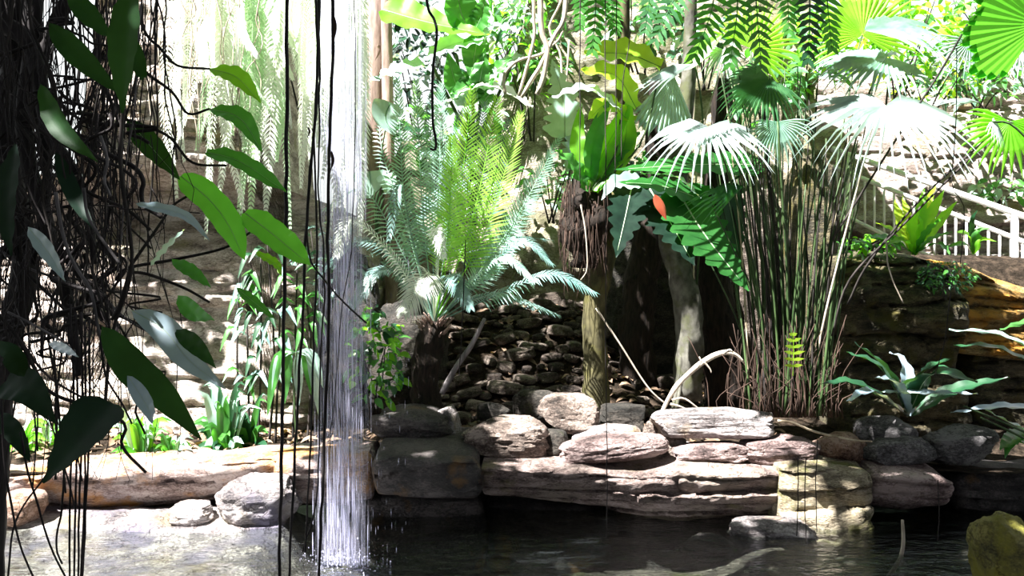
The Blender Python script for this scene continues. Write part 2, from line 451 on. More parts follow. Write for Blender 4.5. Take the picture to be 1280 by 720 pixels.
# ================================================================== the ledge
def slab_mb(top, bot, Y, depth, seed, res=(60, 8, 14), st=None, rnd=.10, under=0.0, endr=.12, nz=.05, topn=.03):
    P, Fc = boxgrid(*res)
    st = st or dict(thick=.16, amp=.07, length=.6, crack=.05)
    px0, px1 = top[0][0], top[-1][0]
    u = (P[:, 0] + 1) / 2; v = (P[:, 2] + 1) / 2; w = (P[:, 1] + 1) / 2
    px = px0 + u * (px1 - px0)
    zt = PZ(np.interp(px, [a for a, b in top], [b for a, b in top]), Y)
    zb = PZ(np.interp(px, [a for a, b in bot], [b for a, b in bot]), Y)
    z = zb + v * (zt - zb); x = PT(px, Y)
    off = strata(x, z, seed, **st) + nz * fbm(x * 2.2, z * 2.2, 0, seed + 1, 4) + .3 * nz * fbm(x * 8, z * 8, 0, seed + 2, 3)
    front = np.clip(1 - w * 3, 0, 1)
    y = Y + w * depth - off * front + under * (1 - v) ** 1.5 * front
    e = np.abs(P[:, 0]) ** 10
    y = y + endr * 1.4 * e * front
    x = x - np.sign(P[:, 0]) * e * endr * (.4 + .6 * (2 * v - 1) ** 4 + .5 * fbm(y * 3, z * 3, 0, seed + 5))
    y = y + rnd * front * v ** 9 + rnd * .5 * front * (1 - v) ** 9
    z = z + topn * fbm(x * 2.5, y * 2.5, 0, seed + 7, 4) * v - rnd * .35 * front * v ** 6
    mb = MB(); mb.add(np.stack([x, y, z], 1), Fc)
    return mb

def ledge(name, top, bot, Y, depth, seed, mat, label, cat='rock', group=None, **k):
    o = slab_mb(top, bot, Y, depth, seed, **k).build(name, mat, angle=42)
    return tag(o, label, cat, group)

# left half of the ledge
ledge('rock_ledge', [(-60, 590), (40, 592), (60, 585), (120, 582), (240, 577), (330, 571), (402, 572)], [(-60, 700), (40, 640), (80, 648), (250, 632), (330, 625), (402, 628)], 8.05, .6, 21,
      M['ledge_orange'], 'long sunlit ledge rock with orange stained top at left', res=(90, 8, 18), under=.22, rnd=.12, st=dict(thick=.3, amp=.08, length=1.4, crack=.05))
ledge('rock_ledge', [(330, 573), (420, 570), (470, 566)], [(330, 640), (420, 640), (470, 640)], 8.0, .7, 23, M['ledge_orange'],
      'ledge rock right behind the foot of the waterfall', res=(36, 8, 16), under=.2)
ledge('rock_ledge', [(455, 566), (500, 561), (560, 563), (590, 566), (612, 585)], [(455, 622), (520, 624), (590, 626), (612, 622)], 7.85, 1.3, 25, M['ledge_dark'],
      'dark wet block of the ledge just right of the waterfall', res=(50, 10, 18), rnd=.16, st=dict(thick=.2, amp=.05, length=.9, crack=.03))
ledge('rock_ledge', [(598, 580), (660, 579), (730, 581), (760, 588), (810, 590), (850, 584), (920, 585), (988, 587)], [(598, 632), (660, 634), (760, 648), (850, 662), (930, 655), (988, 655)], 7.9, 1.4, 27, M['ledge'],
      'longest pink layered block in the middle of the ledge', res=(180, 8, 34), under=.3, endr=.05, nz=.08, st=dict(thick=.2, amp=.09, length=.9, crack=.05))
ledge('rock_ledge', [(976, 585), (1010, 580), (1050, 583), (1098, 587)], [(976, 684), (1020, 690), (1060, 680), (1098, 640)], 7.8, 1.4, 29, M['ledge_olive'],
      'yellowish cracked block of the ledge below the tall stems', res=(50, 8, 36), rnd=.1, st=dict(thick=.24, amp=.09, length=.6, crack=.06), endr=.04, nz=.08)
ledge('rock_ledge', [(1090, 588), (1130, 588), (1180, 590), (1202, 598)], [(1090, 638), (1140, 645), (1185, 640), (1202, 632)], 7.8, 1.3, 31, M['stone_pink'],
      'overhanging pinkish block at the right end of the ledge', res=(40, 8, 20), rnd=.14, under=.15)
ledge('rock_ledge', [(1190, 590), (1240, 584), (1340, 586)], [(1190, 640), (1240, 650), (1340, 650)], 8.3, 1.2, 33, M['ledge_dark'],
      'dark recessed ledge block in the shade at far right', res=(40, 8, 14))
# underside courses
ledge('rock_course', [(-60, 640), (60, 640), (200, 640), (260, 646), (300, 648)], [(-60, 700), (60, 690), (200, 690), (300, 690)], 8.25, 1.2, 35, M['ledge'],
      'lower rock course below the orange ledge rock', res=(70, 6, 14))
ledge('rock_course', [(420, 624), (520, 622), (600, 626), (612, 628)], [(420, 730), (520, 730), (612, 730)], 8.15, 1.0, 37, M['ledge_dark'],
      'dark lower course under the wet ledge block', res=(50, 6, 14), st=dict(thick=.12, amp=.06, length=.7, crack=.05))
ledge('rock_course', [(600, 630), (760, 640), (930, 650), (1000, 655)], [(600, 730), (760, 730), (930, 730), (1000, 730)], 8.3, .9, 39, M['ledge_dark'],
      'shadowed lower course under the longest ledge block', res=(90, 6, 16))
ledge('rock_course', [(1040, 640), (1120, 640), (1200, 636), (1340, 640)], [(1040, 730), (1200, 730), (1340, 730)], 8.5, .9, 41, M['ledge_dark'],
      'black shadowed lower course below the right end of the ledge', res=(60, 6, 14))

# big boulders at the water line
stone('boulder', (258, 600, 366, 666), 7.7, .55, 51, M['pool_bed_pale'], 'white sunlit boulder under the left ledge beside the waterfall', 'boulder', p=3, res=24, rough=.12)
stone('boulder', (196, 634, 262, 664), 7.7, .4, 52, M['stone_pale'], 'small grey boulder at the waterline under the left ledge', 'boulder', p=3, res=20, rough=.12)
stone('boulder', (918, 655, 1032, 688), 7.45, .4, 53, M['stone_pale'], 'flat pale stone at the waterline before the yellowish block', 'boulder', p=3.2, res=26, rough=.1, layer=.02)
stone('boulder', (860, 676, 925, 706), 7.35, .4, 56, M['ledge_dark'], 'low wet stone at the waterline left of the flat pale stone', 'boulder', p=3, res=20, rough=.1)
stone('boulder', (1034, 640, 1100, 690), 7.7, .4, 54, M['ledge_olive'], 'wedge of rock leaning at the corner of the yellowish block', 'boulder', p=3.5, res=22, tilt=.5)
stone('boulder', (1248, 655, 1330, 760), 5.2, .5, 55, M['moss_rock'], 'yellow mossy rock in the bottom right corner', 'boulder', p=2.6, res=26, rough=.12)
def _shelf(u, v):
    x = -8 + u * 6.35; Y = 5.6 + v * 2.75
    z = .14 * sst(Y, 7.2, 8.1) - .085 + .05 * fbm(x * 1.1, Y * 1.4, 0, 14.0) + .03 * fbm(x * 4, Y * 6, 0, 15.0)
    z = z - .5 * sst(x, -2.1, -1.65) - .35 * sst(-Y, -6.1, -5.6)
    return np.stack([x, Y, z], 1)
o = grid_mb(150, 80, _shelf).build('rock_shelf', M['pool_bed_pale']); tag(o, 'pale wet rock shelf barely under water at bottom left', 'rock')
stone('boulder', (-20, 620, 40, 668), 7.7, .5, 58, M['stone_red'], 'rounded brown boulder at the left end of the ledge', 'boulder', p=2.6, res=22)

# ================================================================== loose stones laid on the ledge
G = 'loose stones lying along the ledge'
def ls(box, Y, d, seed, mat, label, **k):
    k.setdefault('res', 18); return stone('ledge_stone', box, Y, d, seed, M[mat], label, 'stone', G, **k)
ls((452, 514, 566, 566), 8.45, .8, 61, 'ledge_dark', 'flat dark stone beside the waterfall', res=26, p=2.8, rough=.1, tilt=-.08)
ls((543, 509, 578, 562), 8.75, .3, 62, 'stone_pale', 'small upright stone with white top', tilt=.25)
ls((574, 526, 692, 582), 8.2, .7, 63, 'stone_brown', 'big brown boulder with a sunlit top below the cycad', res=26, p=3, rough=.12)
ls((671, 495, 752, 546), 8.7, .5, 64, 'stone_brown', 'brown rounded stone in front of the mossy trunk', res=24, p=3.2, rough=.08)
ls((676, 540, 712, 575), 8.35, .3, 65, 'stone_black_and_shade', 'small dark stone wedged beside the big brown boulder')
ls((716, 534, 806, 566), 8.55, .4, 66, 'stone_pale', 'flat white topped stone behind the long pink stone', res=24, p=3.6, tilt=.04)
ls((700, 546, 842, 588), 8.05, .5, 67, 'stone_pink', 'long pink stone under the thin hanging root', res=28, p=3.2, rough=.08, tilt=.1)
ls((818, 515, 976, 551), 8.25, .55, 68, 'stone_pale', 'long pale flat slab lying on top of two stones', res=30, p=5, rough=.05, tilt=.05)
ls((818, 545, 862, 584), 8.45, .4, 69, 'stone_brown', 'small brown stone under the left end of the pale slab')
ls((846, 556, 944, 588), 8.15, .45, 70, 'stone_pink', 'pinkish stone carrying the pale slab', res=24, p=4, rough=.08, tilt=.08)
ls((932, 547, 1042, 587), 8.1, .45, 71, 'stone_pink', 'dark pink stone with a whitish patch below the stems', res=26, p=3.4, rough=.1)
ls((1026, 545, 1098, 586), 8.2, .45, 72, 'stone_red', 'rusty red stone at the foot of the tall stems', res=24, p=3.2)
ls((1078, 524, 1156, 566), 8.3, .4, 73, 'stone_grey', 'dark grey stone resting on another grey stone', res=24, p=3.6, tilt=.06)
ls((1088, 550, 1182, 588), 8.05, .45, 74, 'stone_grey', 'lowest dark grey stone under the broad leaved plant', res=24, p=3.4, tilt=.1)
ls((1170, 536, 1264, 588), 8.15, .5, 75, 'stone_grey', 'wide dim stone at the right end of the row', res=24, p=3, rough=.1)
ls((640, 488, 702, 530), 9.1, .4, 76, 'stone_black_and_shade', 'dark mossy stone behind the brown rounded stone')
ls((750, 508, 812, 545), 8.9, .4, 77, 'stone_black_and_shade', 'dark mossy stone right of the mossy trunk')
ls((806, 528, 832, 552), 8.6, .2, 78, 'stone_brown', 'little stone between the white topped stone and the pale slab')
ls((595, 505, 640, 530), 9.0, .3, 79, 'stone_black_and_shade', 'small dark stone above the big brown boulder')

# rubble slope in the middle
def rubble(n, x0, x1, Y0, Y1, sz, mats, label, group, seed, name='rubble_stone', sink=.25):
    rr = random.Random(seed); done = []
    tries = 0
    while len(done) < n and tries < 6000:
        tries += 1
        x = rr.uniform(x0, x1); Y = rr.uniform(Y0, Y1); s = rr.uniform(*sz) * rr.choice((.6, 1, 1, 1.25))
        if any((x - a) ** 2 + (Y - b) ** 2 < (.62 * (s + c)) ** 2 for a, b, c in done): continue
        done.append((x, Y, s))
        h = (s * rr.uniform(.8, 1.15), s * rr.uniform(.6, .9), s * rr.uniform(.4, .65))
        z = float(ground_z(x, Y)) + h[2] * (1 - sink)
        o = stone_mb(np.array([x, Y, z]), h, rr.randint(0, 9999), res=7, p=4.5, planes=8, rough=.08, tilt=rr.uniform(-.45, .45), yaw=rr.uniform(-1.5, 1.5)).build(name, M[rr.choice(mats)], angle=30)
        tag(o, label, 'stone', group)
rubble(175, -.95, 1.15, 9.5, 12.3, (.09, .17), ('rubble', 'rubble', 'rubble_dark'), 'angular brown stone of the shaded rubble slope behind the cycad', 'stones of the rubble slope', 5)
rubble(46, 1.2, 2.5, 9.6, 12.4, (.08, .14), ('rubble_dark', 'rubble_dark', 'rubble'), 'dark stone lying in the gap between the mossy trunks', 'stones between the trunks', 6)

# ================================================================== right-hand cliff
ledge('cliff_rock', [(1040, 330), (1062, 318), (1100, 310), (1150, 314), (1205, 330), (1222, 345)], [(1040, 600), (1222, 600)], 9.7, 1.8, 43, M['cliff'],
      'tall dark mossy cliff rock under the bright green fern', res=(60, 10, 80), rnd=.18, st=dict(thick=.28, amp=.24, length=.9, crack=.09), nz=.16, endr=.2)
ledge('cliff_rock', [(1180, 322), (1230, 326), (1270, 345), (1360, 372)], [(1180, 440), (1270, 450), (1360, 460)], 9.9, 1.6, 45, M['cliff_orange'],
      'orange sunlit cliff rock below the railing post', res=(60, 10, 40), rnd=.3, st=dict(thick=.12, amp=.16, length=.7, crack=.06), endr=.15)
ledge('cliff_rock', [(1215, 430), (1270, 425), (1360, 430)], [(1215, 600), (1360, 600)], 10.0, 1.5, 47, M['cliff'],
      'lower dark cliff rock under the orange rock at right edge', res=(50, 8, 50), st=dict(thick=.2, amp=.2, length=.6, crack=.09))
stone('cliff_rock', (1000, 175, 1072, 480), 10.4, 1.2, 59, M['cliff'], 'rounded standing rock behind the tall stems', 'rock', p=2.6, res=28, rough=.12)
# ================================================================== leaf shapes and leaf materials
M['cyc_blue'] = leaf_mat('cycad_leaflet', (.20, .37, .30), (.42, .57, .50), trans=.3, tcol=(.50, .95, .25), rough=.3, coat=.3)
M['cyc_yellow'] = leaf_mat('backlit_cycad_leaflet', (.22, .46, .07), (.38, .62, .12), trans=.5, tcol=(.55, 1.0, .10), rough=.4)  # yellow of light passing through the fronds, put into the colour
M['cyc_teal'] = leaf_mat('dark_teal_leaflet', (.09, .20, .18), (.24, .38, .36), trans=.2, rough=.35)  # dark teal; on the back fronds it puts shade into the gaps
M['fan_pale'] = leaf_mat('pale_fan_leaf', (.36, .46, .45), (.52, .60, .60), trans=.2, tcol=(.6, .85, .35), rough=.32, coat=.3)
M['fan_blue'] = leaf_mat('blue_green_fan_leaf', (.13, .27, .22), (.28, .42, .36), trans=.25, rough=.35)
M['fan_dark'] = leaf_mat('dark_green_fan_leaf', (.03, .12, .05), (.08, .22, .09), trans=.3, rough=.35)
M['fan_yellow'] = leaf_mat('yellow_green_fan_leaf', (.20, .40, .05), (.36, .54, .07), trans=.55, tcol=(.52, 1.0, .08), rough=.4)
M['leaf_bright'] = leaf_mat('bright_green_leaf', (.10, .30, .02), (.16, .40, .03), trans=.55, tcol=(.35, .9, .03), rough=.4)
M['leaf_lime'] = leaf_mat('lime_leaf', (.24, .46, .03), (.42, .60, .05), trans=.6, tcol=(.66, 1.0, .04), rough=.4)
M['leaf_spring'] = leaf_mat('spring_green_leaf', (.10, .36, .03), (.16, .46, .05), trans=.5, tcol=(.22, .85, .05), rough=.4, spec=.3)
M['leaf_mid'] = leaf_mat('mid_green_leaf', (.016, .085, .018), (.03, .14, .028), trans=.35, tcol=(.08, .5, .03), rough=.4, spec=.3)
M['leaf_green'] = leaf_mat('green_leaf', (.035, .14, .03), (.07, .23, .045), trans=.35, tcol=(.15, .6, .04), rough=.35)
M['leaf_dark'] = leaf_mat('dark_green_leaf', (.010, .05, .022), (.022, .085, .035), trans=.2, rough=.35)
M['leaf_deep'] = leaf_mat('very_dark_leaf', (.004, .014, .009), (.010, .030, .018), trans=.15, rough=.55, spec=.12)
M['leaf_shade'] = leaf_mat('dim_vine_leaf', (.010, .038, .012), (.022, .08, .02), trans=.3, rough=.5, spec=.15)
M['leaf_blue'] = leaf_mat('grey_blue_leaf', (.22, .32, .38), (.36, .46, .52), trans=.12, rough=.3, coat=.4)
M['leaf_pale'] = leaf_mat('pale_grey_green_leaf', (.26, .42, .36), (.40, .56, .50), trans=.25, rough=.35)
M['fern_sunlit_white'] = leaf_mat('sunlit_white_fern', (.66, .74, .60), (.84, .88, .80), trans=.4, tcol=(.9, .95, .75), rough=.4)  # near-white of strong sunlight put into the leaf colour
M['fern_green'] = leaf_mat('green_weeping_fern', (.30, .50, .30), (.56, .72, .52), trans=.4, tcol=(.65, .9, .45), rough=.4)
M['vein'] = leaf_mat('pale_leaf_rib', (.25, .38, .22), (.4, .5, .3), trans=.1)
M['stem_dark'] = bark_mat('dark_stem', (.012, .010, .009), (.05, .042, .038))
M['stem_black'] = bark_mat('black_root', (.010, .008, .008), (.035, .028, .028), rough=.7)
M['stem_grey'] = bark_mat('grey_woody_vine', (.05, .045, .045), (.20, .18, .18), rough=.7)
M['stem_green'] = bark_mat('green_stem', (.018, .04, .012), (.06, .10, .035), rough=.5)
M['stem_tan'] = bark_mat('tan_dry_stem', (.22, .17, .11), (.50, .42, .30))
M['stem_brown'] = bark_mat('dead_brown_stem', (.02, .012, .009), (.085, .052, .038))
M['root_pale'] = bark_mat('pale_liana', (.30, .25, .19), (.60, .53, .43))
M['trunk_moss'] = bark_mat('mossy_trunk_bark', (.03, .027, .013), (.11, .098, .045), (.085, .08, .022), scale=(9, 9, 5))
M['trunk_grey'] = bark_mat('mottled_grey_bark', (.04, .038, .03), (.15, .145, .12), (.07, .075, .035), scale=(8, 8, 6))
M['trunk_red'] = bark_mat('reddish_bark', (.16, .11, .09), (.36, .26, .22))
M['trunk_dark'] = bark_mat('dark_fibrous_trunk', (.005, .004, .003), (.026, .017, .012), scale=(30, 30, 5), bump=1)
M['dead_red'] = leaf_mat('dead_red_leaf', (.35, .06, .03), (.50, .13, .06), trans=.3, tcol=(.8, .15, .05))
M['litter'] = leaf_mat('dry_leaf_litter', (.10, .06, .035), (.26, .17, .11), trans=.05, rough=.8)

def W_lance(w, e=.75):
    return lambda t: w * max(.02, math.sin(math.pi * min(1, max(0, t)) ** e)) ** .9
def W_oblong(w):
    return lambda t: w * max(.02, min(1, (t + .02) * 6) ** .6 * (1 - max(0, (t - .55) / .45) ** 2.2))
def W_heart(w):
    return lambda t: w * max(.02, min(1, t * 9 + .25) ** .6 * (1 - t ** 1.7) ** .95 * (1 + .1 * math.sin(t * 3)))
def W_lobed(w, k=8, deep=.4, base=None):
    b = base or W_lance(w, .6)
    return lambda t: b(t) * (1 - deep * (.5 - .5 * math.cos(t * k * 2 * math.pi)) ** 1.5 * min(1, t * 6) * min(1, (1 - t) * 5))
def W_strap(w):
    return lambda t: w * max(.03, min(1, .45 + t * 1.6) * (1 - max(0, (t - .5) / .5) ** 2))

def pts(P, Y0, Y1=None):
    Y1 = Y0 if Y1 is None else Y1
    n = len(P)
    return [at(p[0], p[1], p[2] if len(p) > 2 else Y0 + (Y1 - Y0) * i / max(1, n - 1)) for i, p in enumerate(P)]

def leaf_part(parent, P, Y, wpx, mat, N=UPF, W='lance', name='leaf', rib=False, Y1=None, n=16, nc=3, **k):
    """one leaf blade whose midrib passes P (picture points at depth Y..Y1)"""
    w = wpx * .5 * Y / F
    fn = {'lance': W_lance, 'oblong': W_oblong, 'heart': W_heart, 'lobed': W_lobed, 'strap': W_strap}[W](w) if isinstance(W, str) else W(w)
    Q = pts(P, Y, Y1)
    o = MB().blade(Q, fn, N=N, n=n, nc=nc, **k).build(name, M[mat], parent)
    if rib:
        S = spline(Q, 12)[:-1]
        MB().tube(S, w * .035, w * .012, 5, n=12).build('midrib', M[rib] if isinstance(rib, str) else M['vein'], o)
    return o

def frond_mb(P, L, N=UPF, pairs=40, ang=62, w=.011, droop=.15, lift=.15, start=.15, rach=.009, seed=0, n=40, tipang=30, segs=2):
    """feather leaf: rachis along P with leaflets of length L(t) on both sides"""
    Q = spline(P, n); T = tangents(Q); rr = random.Random(seed)
    mb = MB(); mb.tube(Q, rach, rach * .3, 5, smooth=False)
    N = np.asarray(N, float); V = []; Fc = []
    for i in range(pairs):
        t = start + (1 - start) * (i + .5) / pairs
        x = t * (n - 1); a = min(int(x), n - 2); f = x - a
        p = Q[a] * (1 - f) + Q[a + 1] * f; tv = unit(T[a] * (1 - f) + T[a + 1] * f)
        s = unit(np.cross(tv, N)); m = np.cross(s, tv)
        for sd in (-1, 1):
            an = math.radians(ang + (tipang - ang) * t ** 2 + rr.uniform(-4, 4))
            d = tv * math.cos(an) + s * sd * math.sin(an) + m * (lift + rr.uniform(-.06, .06))
            d = unit(d); l = L(t) * rr.uniform(.9, 1.06)
            c = unit(np.cross(d, m)) * w
            b = len(V)
            q0 = p; q1 = p + d * l * .45 - np.array([0, 0, droop * l * .2]); q2 = p + d * l - np.array([0, 0, droop * l])
            V += [q0 - c * .5, q0 + c * .5, q1 - c, q1 + c, q2]
            Fc += [(b, b + 1, b + 3, b + 2), (b + 2, b + 3, b + 4)]
    mb.add(V, Fc)
    return mb

def frond(parent, P, Y, Lpx, mat, Y1=None, name='frond', prof=None, **k):
    l = Lpx * Y / F
    prof = prof or (lambda t: max(.15, math.sin(math.pi * min(1, .12 + t * .85)) ** .6))
    return frond_mb(pts(P, Y, Y1), lambda t: l * prof(t), **k).build(name, M[mat], parent, smooth=False)

def fan_mb(hub, A, N, Rm, spread=280, nseg=30, fuse=.55, droop=.2, pleat=.05, cup=.1, seed=0, jit=.08, wseg=1.0):
    """pleated fan leaf; A is the direction of the middle segment, N its upper side"""
    rr = random.Random(seed); A = unit(A); N = np.asarray(N, float); N = unit(N - A * (N @ A)); B = np.cross(N, A)
    sp = math.radians(spread); dth = sp / nseg; V = []; Fc = []
    rs = [.02, .25, fuse, .5 * (fuse + 1), .86, 1.0]
    for k in range(nseg):
        th = -sp / 2 + (k + .5) * dth
        Rk = Rm * (1 - .18 * abs(th / (sp / 2)) ** 2) * (1 + rr.uniform(-jit, jit)); dr = droop * (1 + rr.uniform(-.4, .4))
        tw = rr.uniform(-.06, .06)
        b = len(V)
        for r in rs:
            e = max(0, (r - fuse) / (1 - fuse))
            full = r * math.tan(dth / 2) * Rk * 1.02
            half = full if r <= fuse else fuse * math.tan(dth / 2) * Rk * (1 - e) ** .8 * wseg
            th2 = th + tw * e
            d = math.cos(th2) * A + math.sin(th2) * B; c = -math.sin(th2) * A + math.cos(th2) * B
            p = hub + d * r * Rk - N * cup * r * r * Rk - np.array([0, 0, 1.]) * dr * e * e * Rk
            pl = pleat * Rk * min(1, r / fuse) * (1 - e)
            V += [p - c * half, p + N * pl, p + c * half]
        m = len(rs)
        for i in range(m - 1):
            Fc += [(b + 3 * i, b + 3 * i + 1, b + 3 * i + 4, b + 3 * i + 3), (b + 3 * i + 1, b + 3 * i + 2, b + 3 * i + 5, b + 3 * i + 4)]
    mb = MB(); mb.add(V, Fc)
    return mb

def fan(parent, hub, Y, tip, mat, N=UPF, pet=None, petY=None, pmat='stem_green', tipY=None, prad=.012, **k):
    h = at(hub[0], hub[1], Y); tp = at(tip[0], tip[1], Y if tipY is None else tipY)
    o = fan_mb(h, tp - h, N, np.linalg.norm(tp - h), **k).build('leaf', M[mat], parent, smooth=False)
    if pet:
        MB().tube([h] + pts(pet, Y, petY), prad * .8, prad, 6, n=16).build('petiole', M[pmat], o)
    return o

def shrub(name, px, py, Y, wpx, hpx, n, lpx, ratio, mats, label, cat='shrub', group=None, seed=0, stems=4, base=None, droop=.5, dpt=None, smat='stem_dark', seg=5):
    """leafy plant: stems under a mass of single leaves"""
    rr = random.Random(seed); k = Y / F
    c = at(px, py, Y); w = wpx * k / 2; h = hpx * k / 2; dp = (dpt or w * .7)
    bz = at(px, base if base else py + hpx * .55, Y)
    root = empty(name, bz, label, cat, group)
    ends = []
    for s in range(stems):
        e = c + np.array([rr.uniform(-.7, .7) * w, rr.uniform(-.6, .6) * dp, rr.uniform(-.1, .8) * h]); ends.append(e)
        b0 = bz + np.array([rr.uniform(-.15, .15) * w, rr.uniform(-.1, .1), 0])
        MB().tube([b0, (b0 + e) / 2 + np.array([rr.uniform(-.1, .1) * w, 0, .1 * h]), e], .012 * Y / 10, .005 * Y / 10, 5, n=10).build('stem', M[smat], root)
    for mi, m in enumerate(mats):
        mb = MB()
        for i in range(n // len(mats)):
            while True:
                q = np.array([rr.uniform(-1, 1) for _ in range(3)])
                if q @ q <= 1: break
            p = c + q * np.array([w, dp, h]); l = lpx * k * rr.uniform(.6, 1.2)
            d = unit(np.array([q[0] + rr.gauss(0, .5), q[1] * .7 - .35 + rr.gauss(0, .4), rr.gauss(-.1, .45)]))
            e = p + d * l; e[2] -= droop * l * .5
            N = unit([rr.gauss(0, .45), -.45 + rr.gauss(0, .35), .8])
            mb.blade([p, (p + e) / 2 + np.array([0, 0, .12 * l]), e], W_lance(l * ratio * .5), N=N, n=seg, nc=1, fold=.25)
        mb.build('foliage', M[m], root)
    return root

# ================================================================== the cycad in the middle
cy = empty('cycad', at(535, 512, 9.3), 'large cycad with feathery fronds and a dark trunk in the middle', 'cycad')
MB().tube(pts([(533, 525), (530, 470), (538, 425), (545, 402)], 9.3), [.16, .14, .15, .11], None, 14, n=30, wob=.35).build('trunk', M['trunk_dark'], cy)
mb = MB(); rr = random.Random(3)
for i in range(46):
    a = rr.uniform(0, 6.28); t = rr.random(); c0 = at(543, 408 + 22 * t, 9.3)
    d = np.array([math.cos(a), math.sin(a), .9]) * .13
    mb.tube([c0 + d * .5, c0 + d * (1.1 + .5 * rr.random())], .02, .006, 5, n=3)
tag(mb.build('leaf_bases', M['trunk_red'], cy), 'pinkish broken leaf bases')
b = (543, 404)
FR = [  # mid, tip, leaflet px, mat, depth of tip, N
    ([b, (508, 270), (497, 98)], 24, 'cyc_blue', 9.1), ([b, (528, 260), (520, 100)], 28, 'cyc_blue', 9.0),
    ([b, (548, 255), (552, 104)], 30, 'cyc_blue', 9.2), ([b, (572, 260), (590, 112)], 34, 'cyc_yellow', 9.1),
    ([b, (590, 275), (622, 122)], 38, 'cyc_yellow', 9.4), ([b, (608, 285), (652, 140)], 36, 'cyc_yellow', 9.3),
    ([b, (628, 300), (700, 172)], 26, 'cyc_blue', 9.3), ([b, (560, 290), (566, 170)], 30, 'cyc_yellow', 8.9),
    ([b, (615, 330), (655, 302), (690, 330)], 26, 'cyc_teal', 9.1), ([b, (640, 360), (690, 342), (744, 366)], 30, 'cyc_teal', 8.9),
    ([b, (500, 310), (455, 238), (405, 262)], 30, 'cyc_blue', 9.0), ([b, (500, 330), (450, 300), (398, 345)], 24, 'cyc_teal', 9.1),
    ([b, (540, 350), (530, 345), (505, 392)], 36, 'fern_sunlit_white', 8.5), ([b, (556, 355), (566, 345), (588, 385)], 24, 'cyc_teal', 8.6),
    ([b, (548, 330), (545, 285), (556, 322)], 22, 'fern_sunlit_white', 8.6), ([b, (500, 345), (470, 340), (440, 385)], 22, 'cyc_teal', 8.9),
    ([b, (590, 350), (630, 322), (668, 352)], 22, 'cyc_blue', 8.8), ([b, (510, 290), (478, 190), (474, 130)], 20, 'cyc_blue', 10.2),
    ([b, (540, 250), (538, 118)], 30, 'cyc_teal', 10.6), ([b, (582, 270), (606, 128)], 34, 'cyc_teal', 10.6), ([b, (600, 290), (636, 150)], 34, 'cyc_teal', 10.5),     ([b, (560, 280), (575, 140)], 34, 'cyc_teal', 10.2), ([b, (620, 320), (672, 235)], 28, 'cyc_blue', 10.4), ([b, (490, 320), (440, 275), (420, 320)], 26, 'fern_sunlit_white', 8.6),
    ([b, (600, 350), (640, 300), (690, 300)], 26, 'cyc_teal', 10.6), ([b, (600, 370), (640, 372), (700, 395)], 18, 'cyc_teal', 9.4), ([b, (516, 300), (500, 230), (486, 300)], 20, 'cyc_teal', 8.8)]
for i, (P, l, m, y1) in enumerate(FR):
    up = P[-1][1] < 260 and len(P) == 3
    frond(cy, P, 9.3, l, m, Y1=y1, N=(.3 * math.sin(i * 2.3), -.85, .45) if up else (.3 * math.sin(i * 1.7), -.45, .9), pairs=50 if up else 36, w=.009 if up else .010, droop=.1 if up else .4, lift=.2, seed=i, start=.28)

# green leafy shrub left of the cycad trunk
shrub('leafy_shrub', 468, 445, 8.9, 70, 130, 170, 17, .55, ['leaf_green', 'leaf_dark', 'leaf_bright'], 'small leafed green shrub between waterfall and cycad trunk', seed=4, base=520)
shrub('leafy_shrub', 425, 330, 9.4, 110, 110, 110, 15, .35, ['cyc_teal', 'leaf_dark'], 'dim leafy plant behind the waterfall', seed=5, base=540)

# veined alocasia leaves
al = empty('alocasia', at(470, 300, 9.9), 'alocasia with pale ribbed leaves left of the cycad fronds', 'alocasia')
leaf_part(al, [(462, 214), (463, 230), (462, 247)], 9.9, 42, 'leaf_pale', N=(0, -.9, .4), W='heart', rib='leaf_green')
leaf_part(al, [(488, 128), (482, 148), (494, 170)], 9.9, 40, 'leaf_pale', N=(.3, -.9, .3), W='heart', rib='leaf_green')
leaf_part(al, [(480, 218), (484, 230), (482, 243)], 9.8, 26, 'leaf_pale', N=(.3, -.9, .3), W='heart', rib='leaf_green')
for p in ([(462, 214), (468, 250), (470, 300)], [(488, 128), (476, 200), (470, 300)], [(480, 218), (476, 260), (470, 300)]):
    MB().tube(pts(p, 9.92), .008, .01, 5, n=10).build('petiole', M['stem_green'], al)

# ================================================================== mossy trunks
def trunk(name, P, Y, r, mat, label, seed=0, roots=0):
    root = empty(name, at(P[0][0], P[0][1], Y), label, 'tree trunk')
    MB().tube(pts(P, Y), r, None, 14, n=46, wob=.22, seed=seed).build('trunk', M[mat], root)
    rr = random.Random(seed)
    for i in range(roots):
        a = rr.uniform(-1, 1); b = at(P[0][0] + a * 22, P[0][1] + 10, Y - .12 - .1 * rr.random())
        MB().tube([at(P[0][0] + a * 8, P[0][1] - 60, Y - .06), (at(P[0][0] + a * 14, P[0][1] - 20, Y - .12)), b], .035, .02, 7, n=10, wob=.2).build('root', M[mat], root)
    return root
trunk('tree', [(744, 530), (744, 450), (742, 390), (754, 330), (768, 270), (775, 200), (778, 120), (780, 30), (782, -80)], 9.6, [.15, .13, .125, .12, .10, .08, .07, .06, .05], 'trunk_moss', 'mossy yellowish trunk bending under the dark lobed leaves', 3, 3)
trunk('tree', [(858, 500), (862, 430), (858, 370), (846, 325), (838, 280), (850, 200), (860, 100), (866, -60)], 9.8, [.16, .15, .14, .13, .11, .08, .07, .06], 'trunk_grey', 'mottled grey trunk lit in patches, right of the dark gap', 8, 2)
trunk('tree', [(800, 500), (796, 400), (810, 300), (820, 200), (825, 100)], 10.9, [.22, .2, .2, .15, .12], 'trunk_dark', 'dark trunk deep in the gap between the mossy trunks', 12)
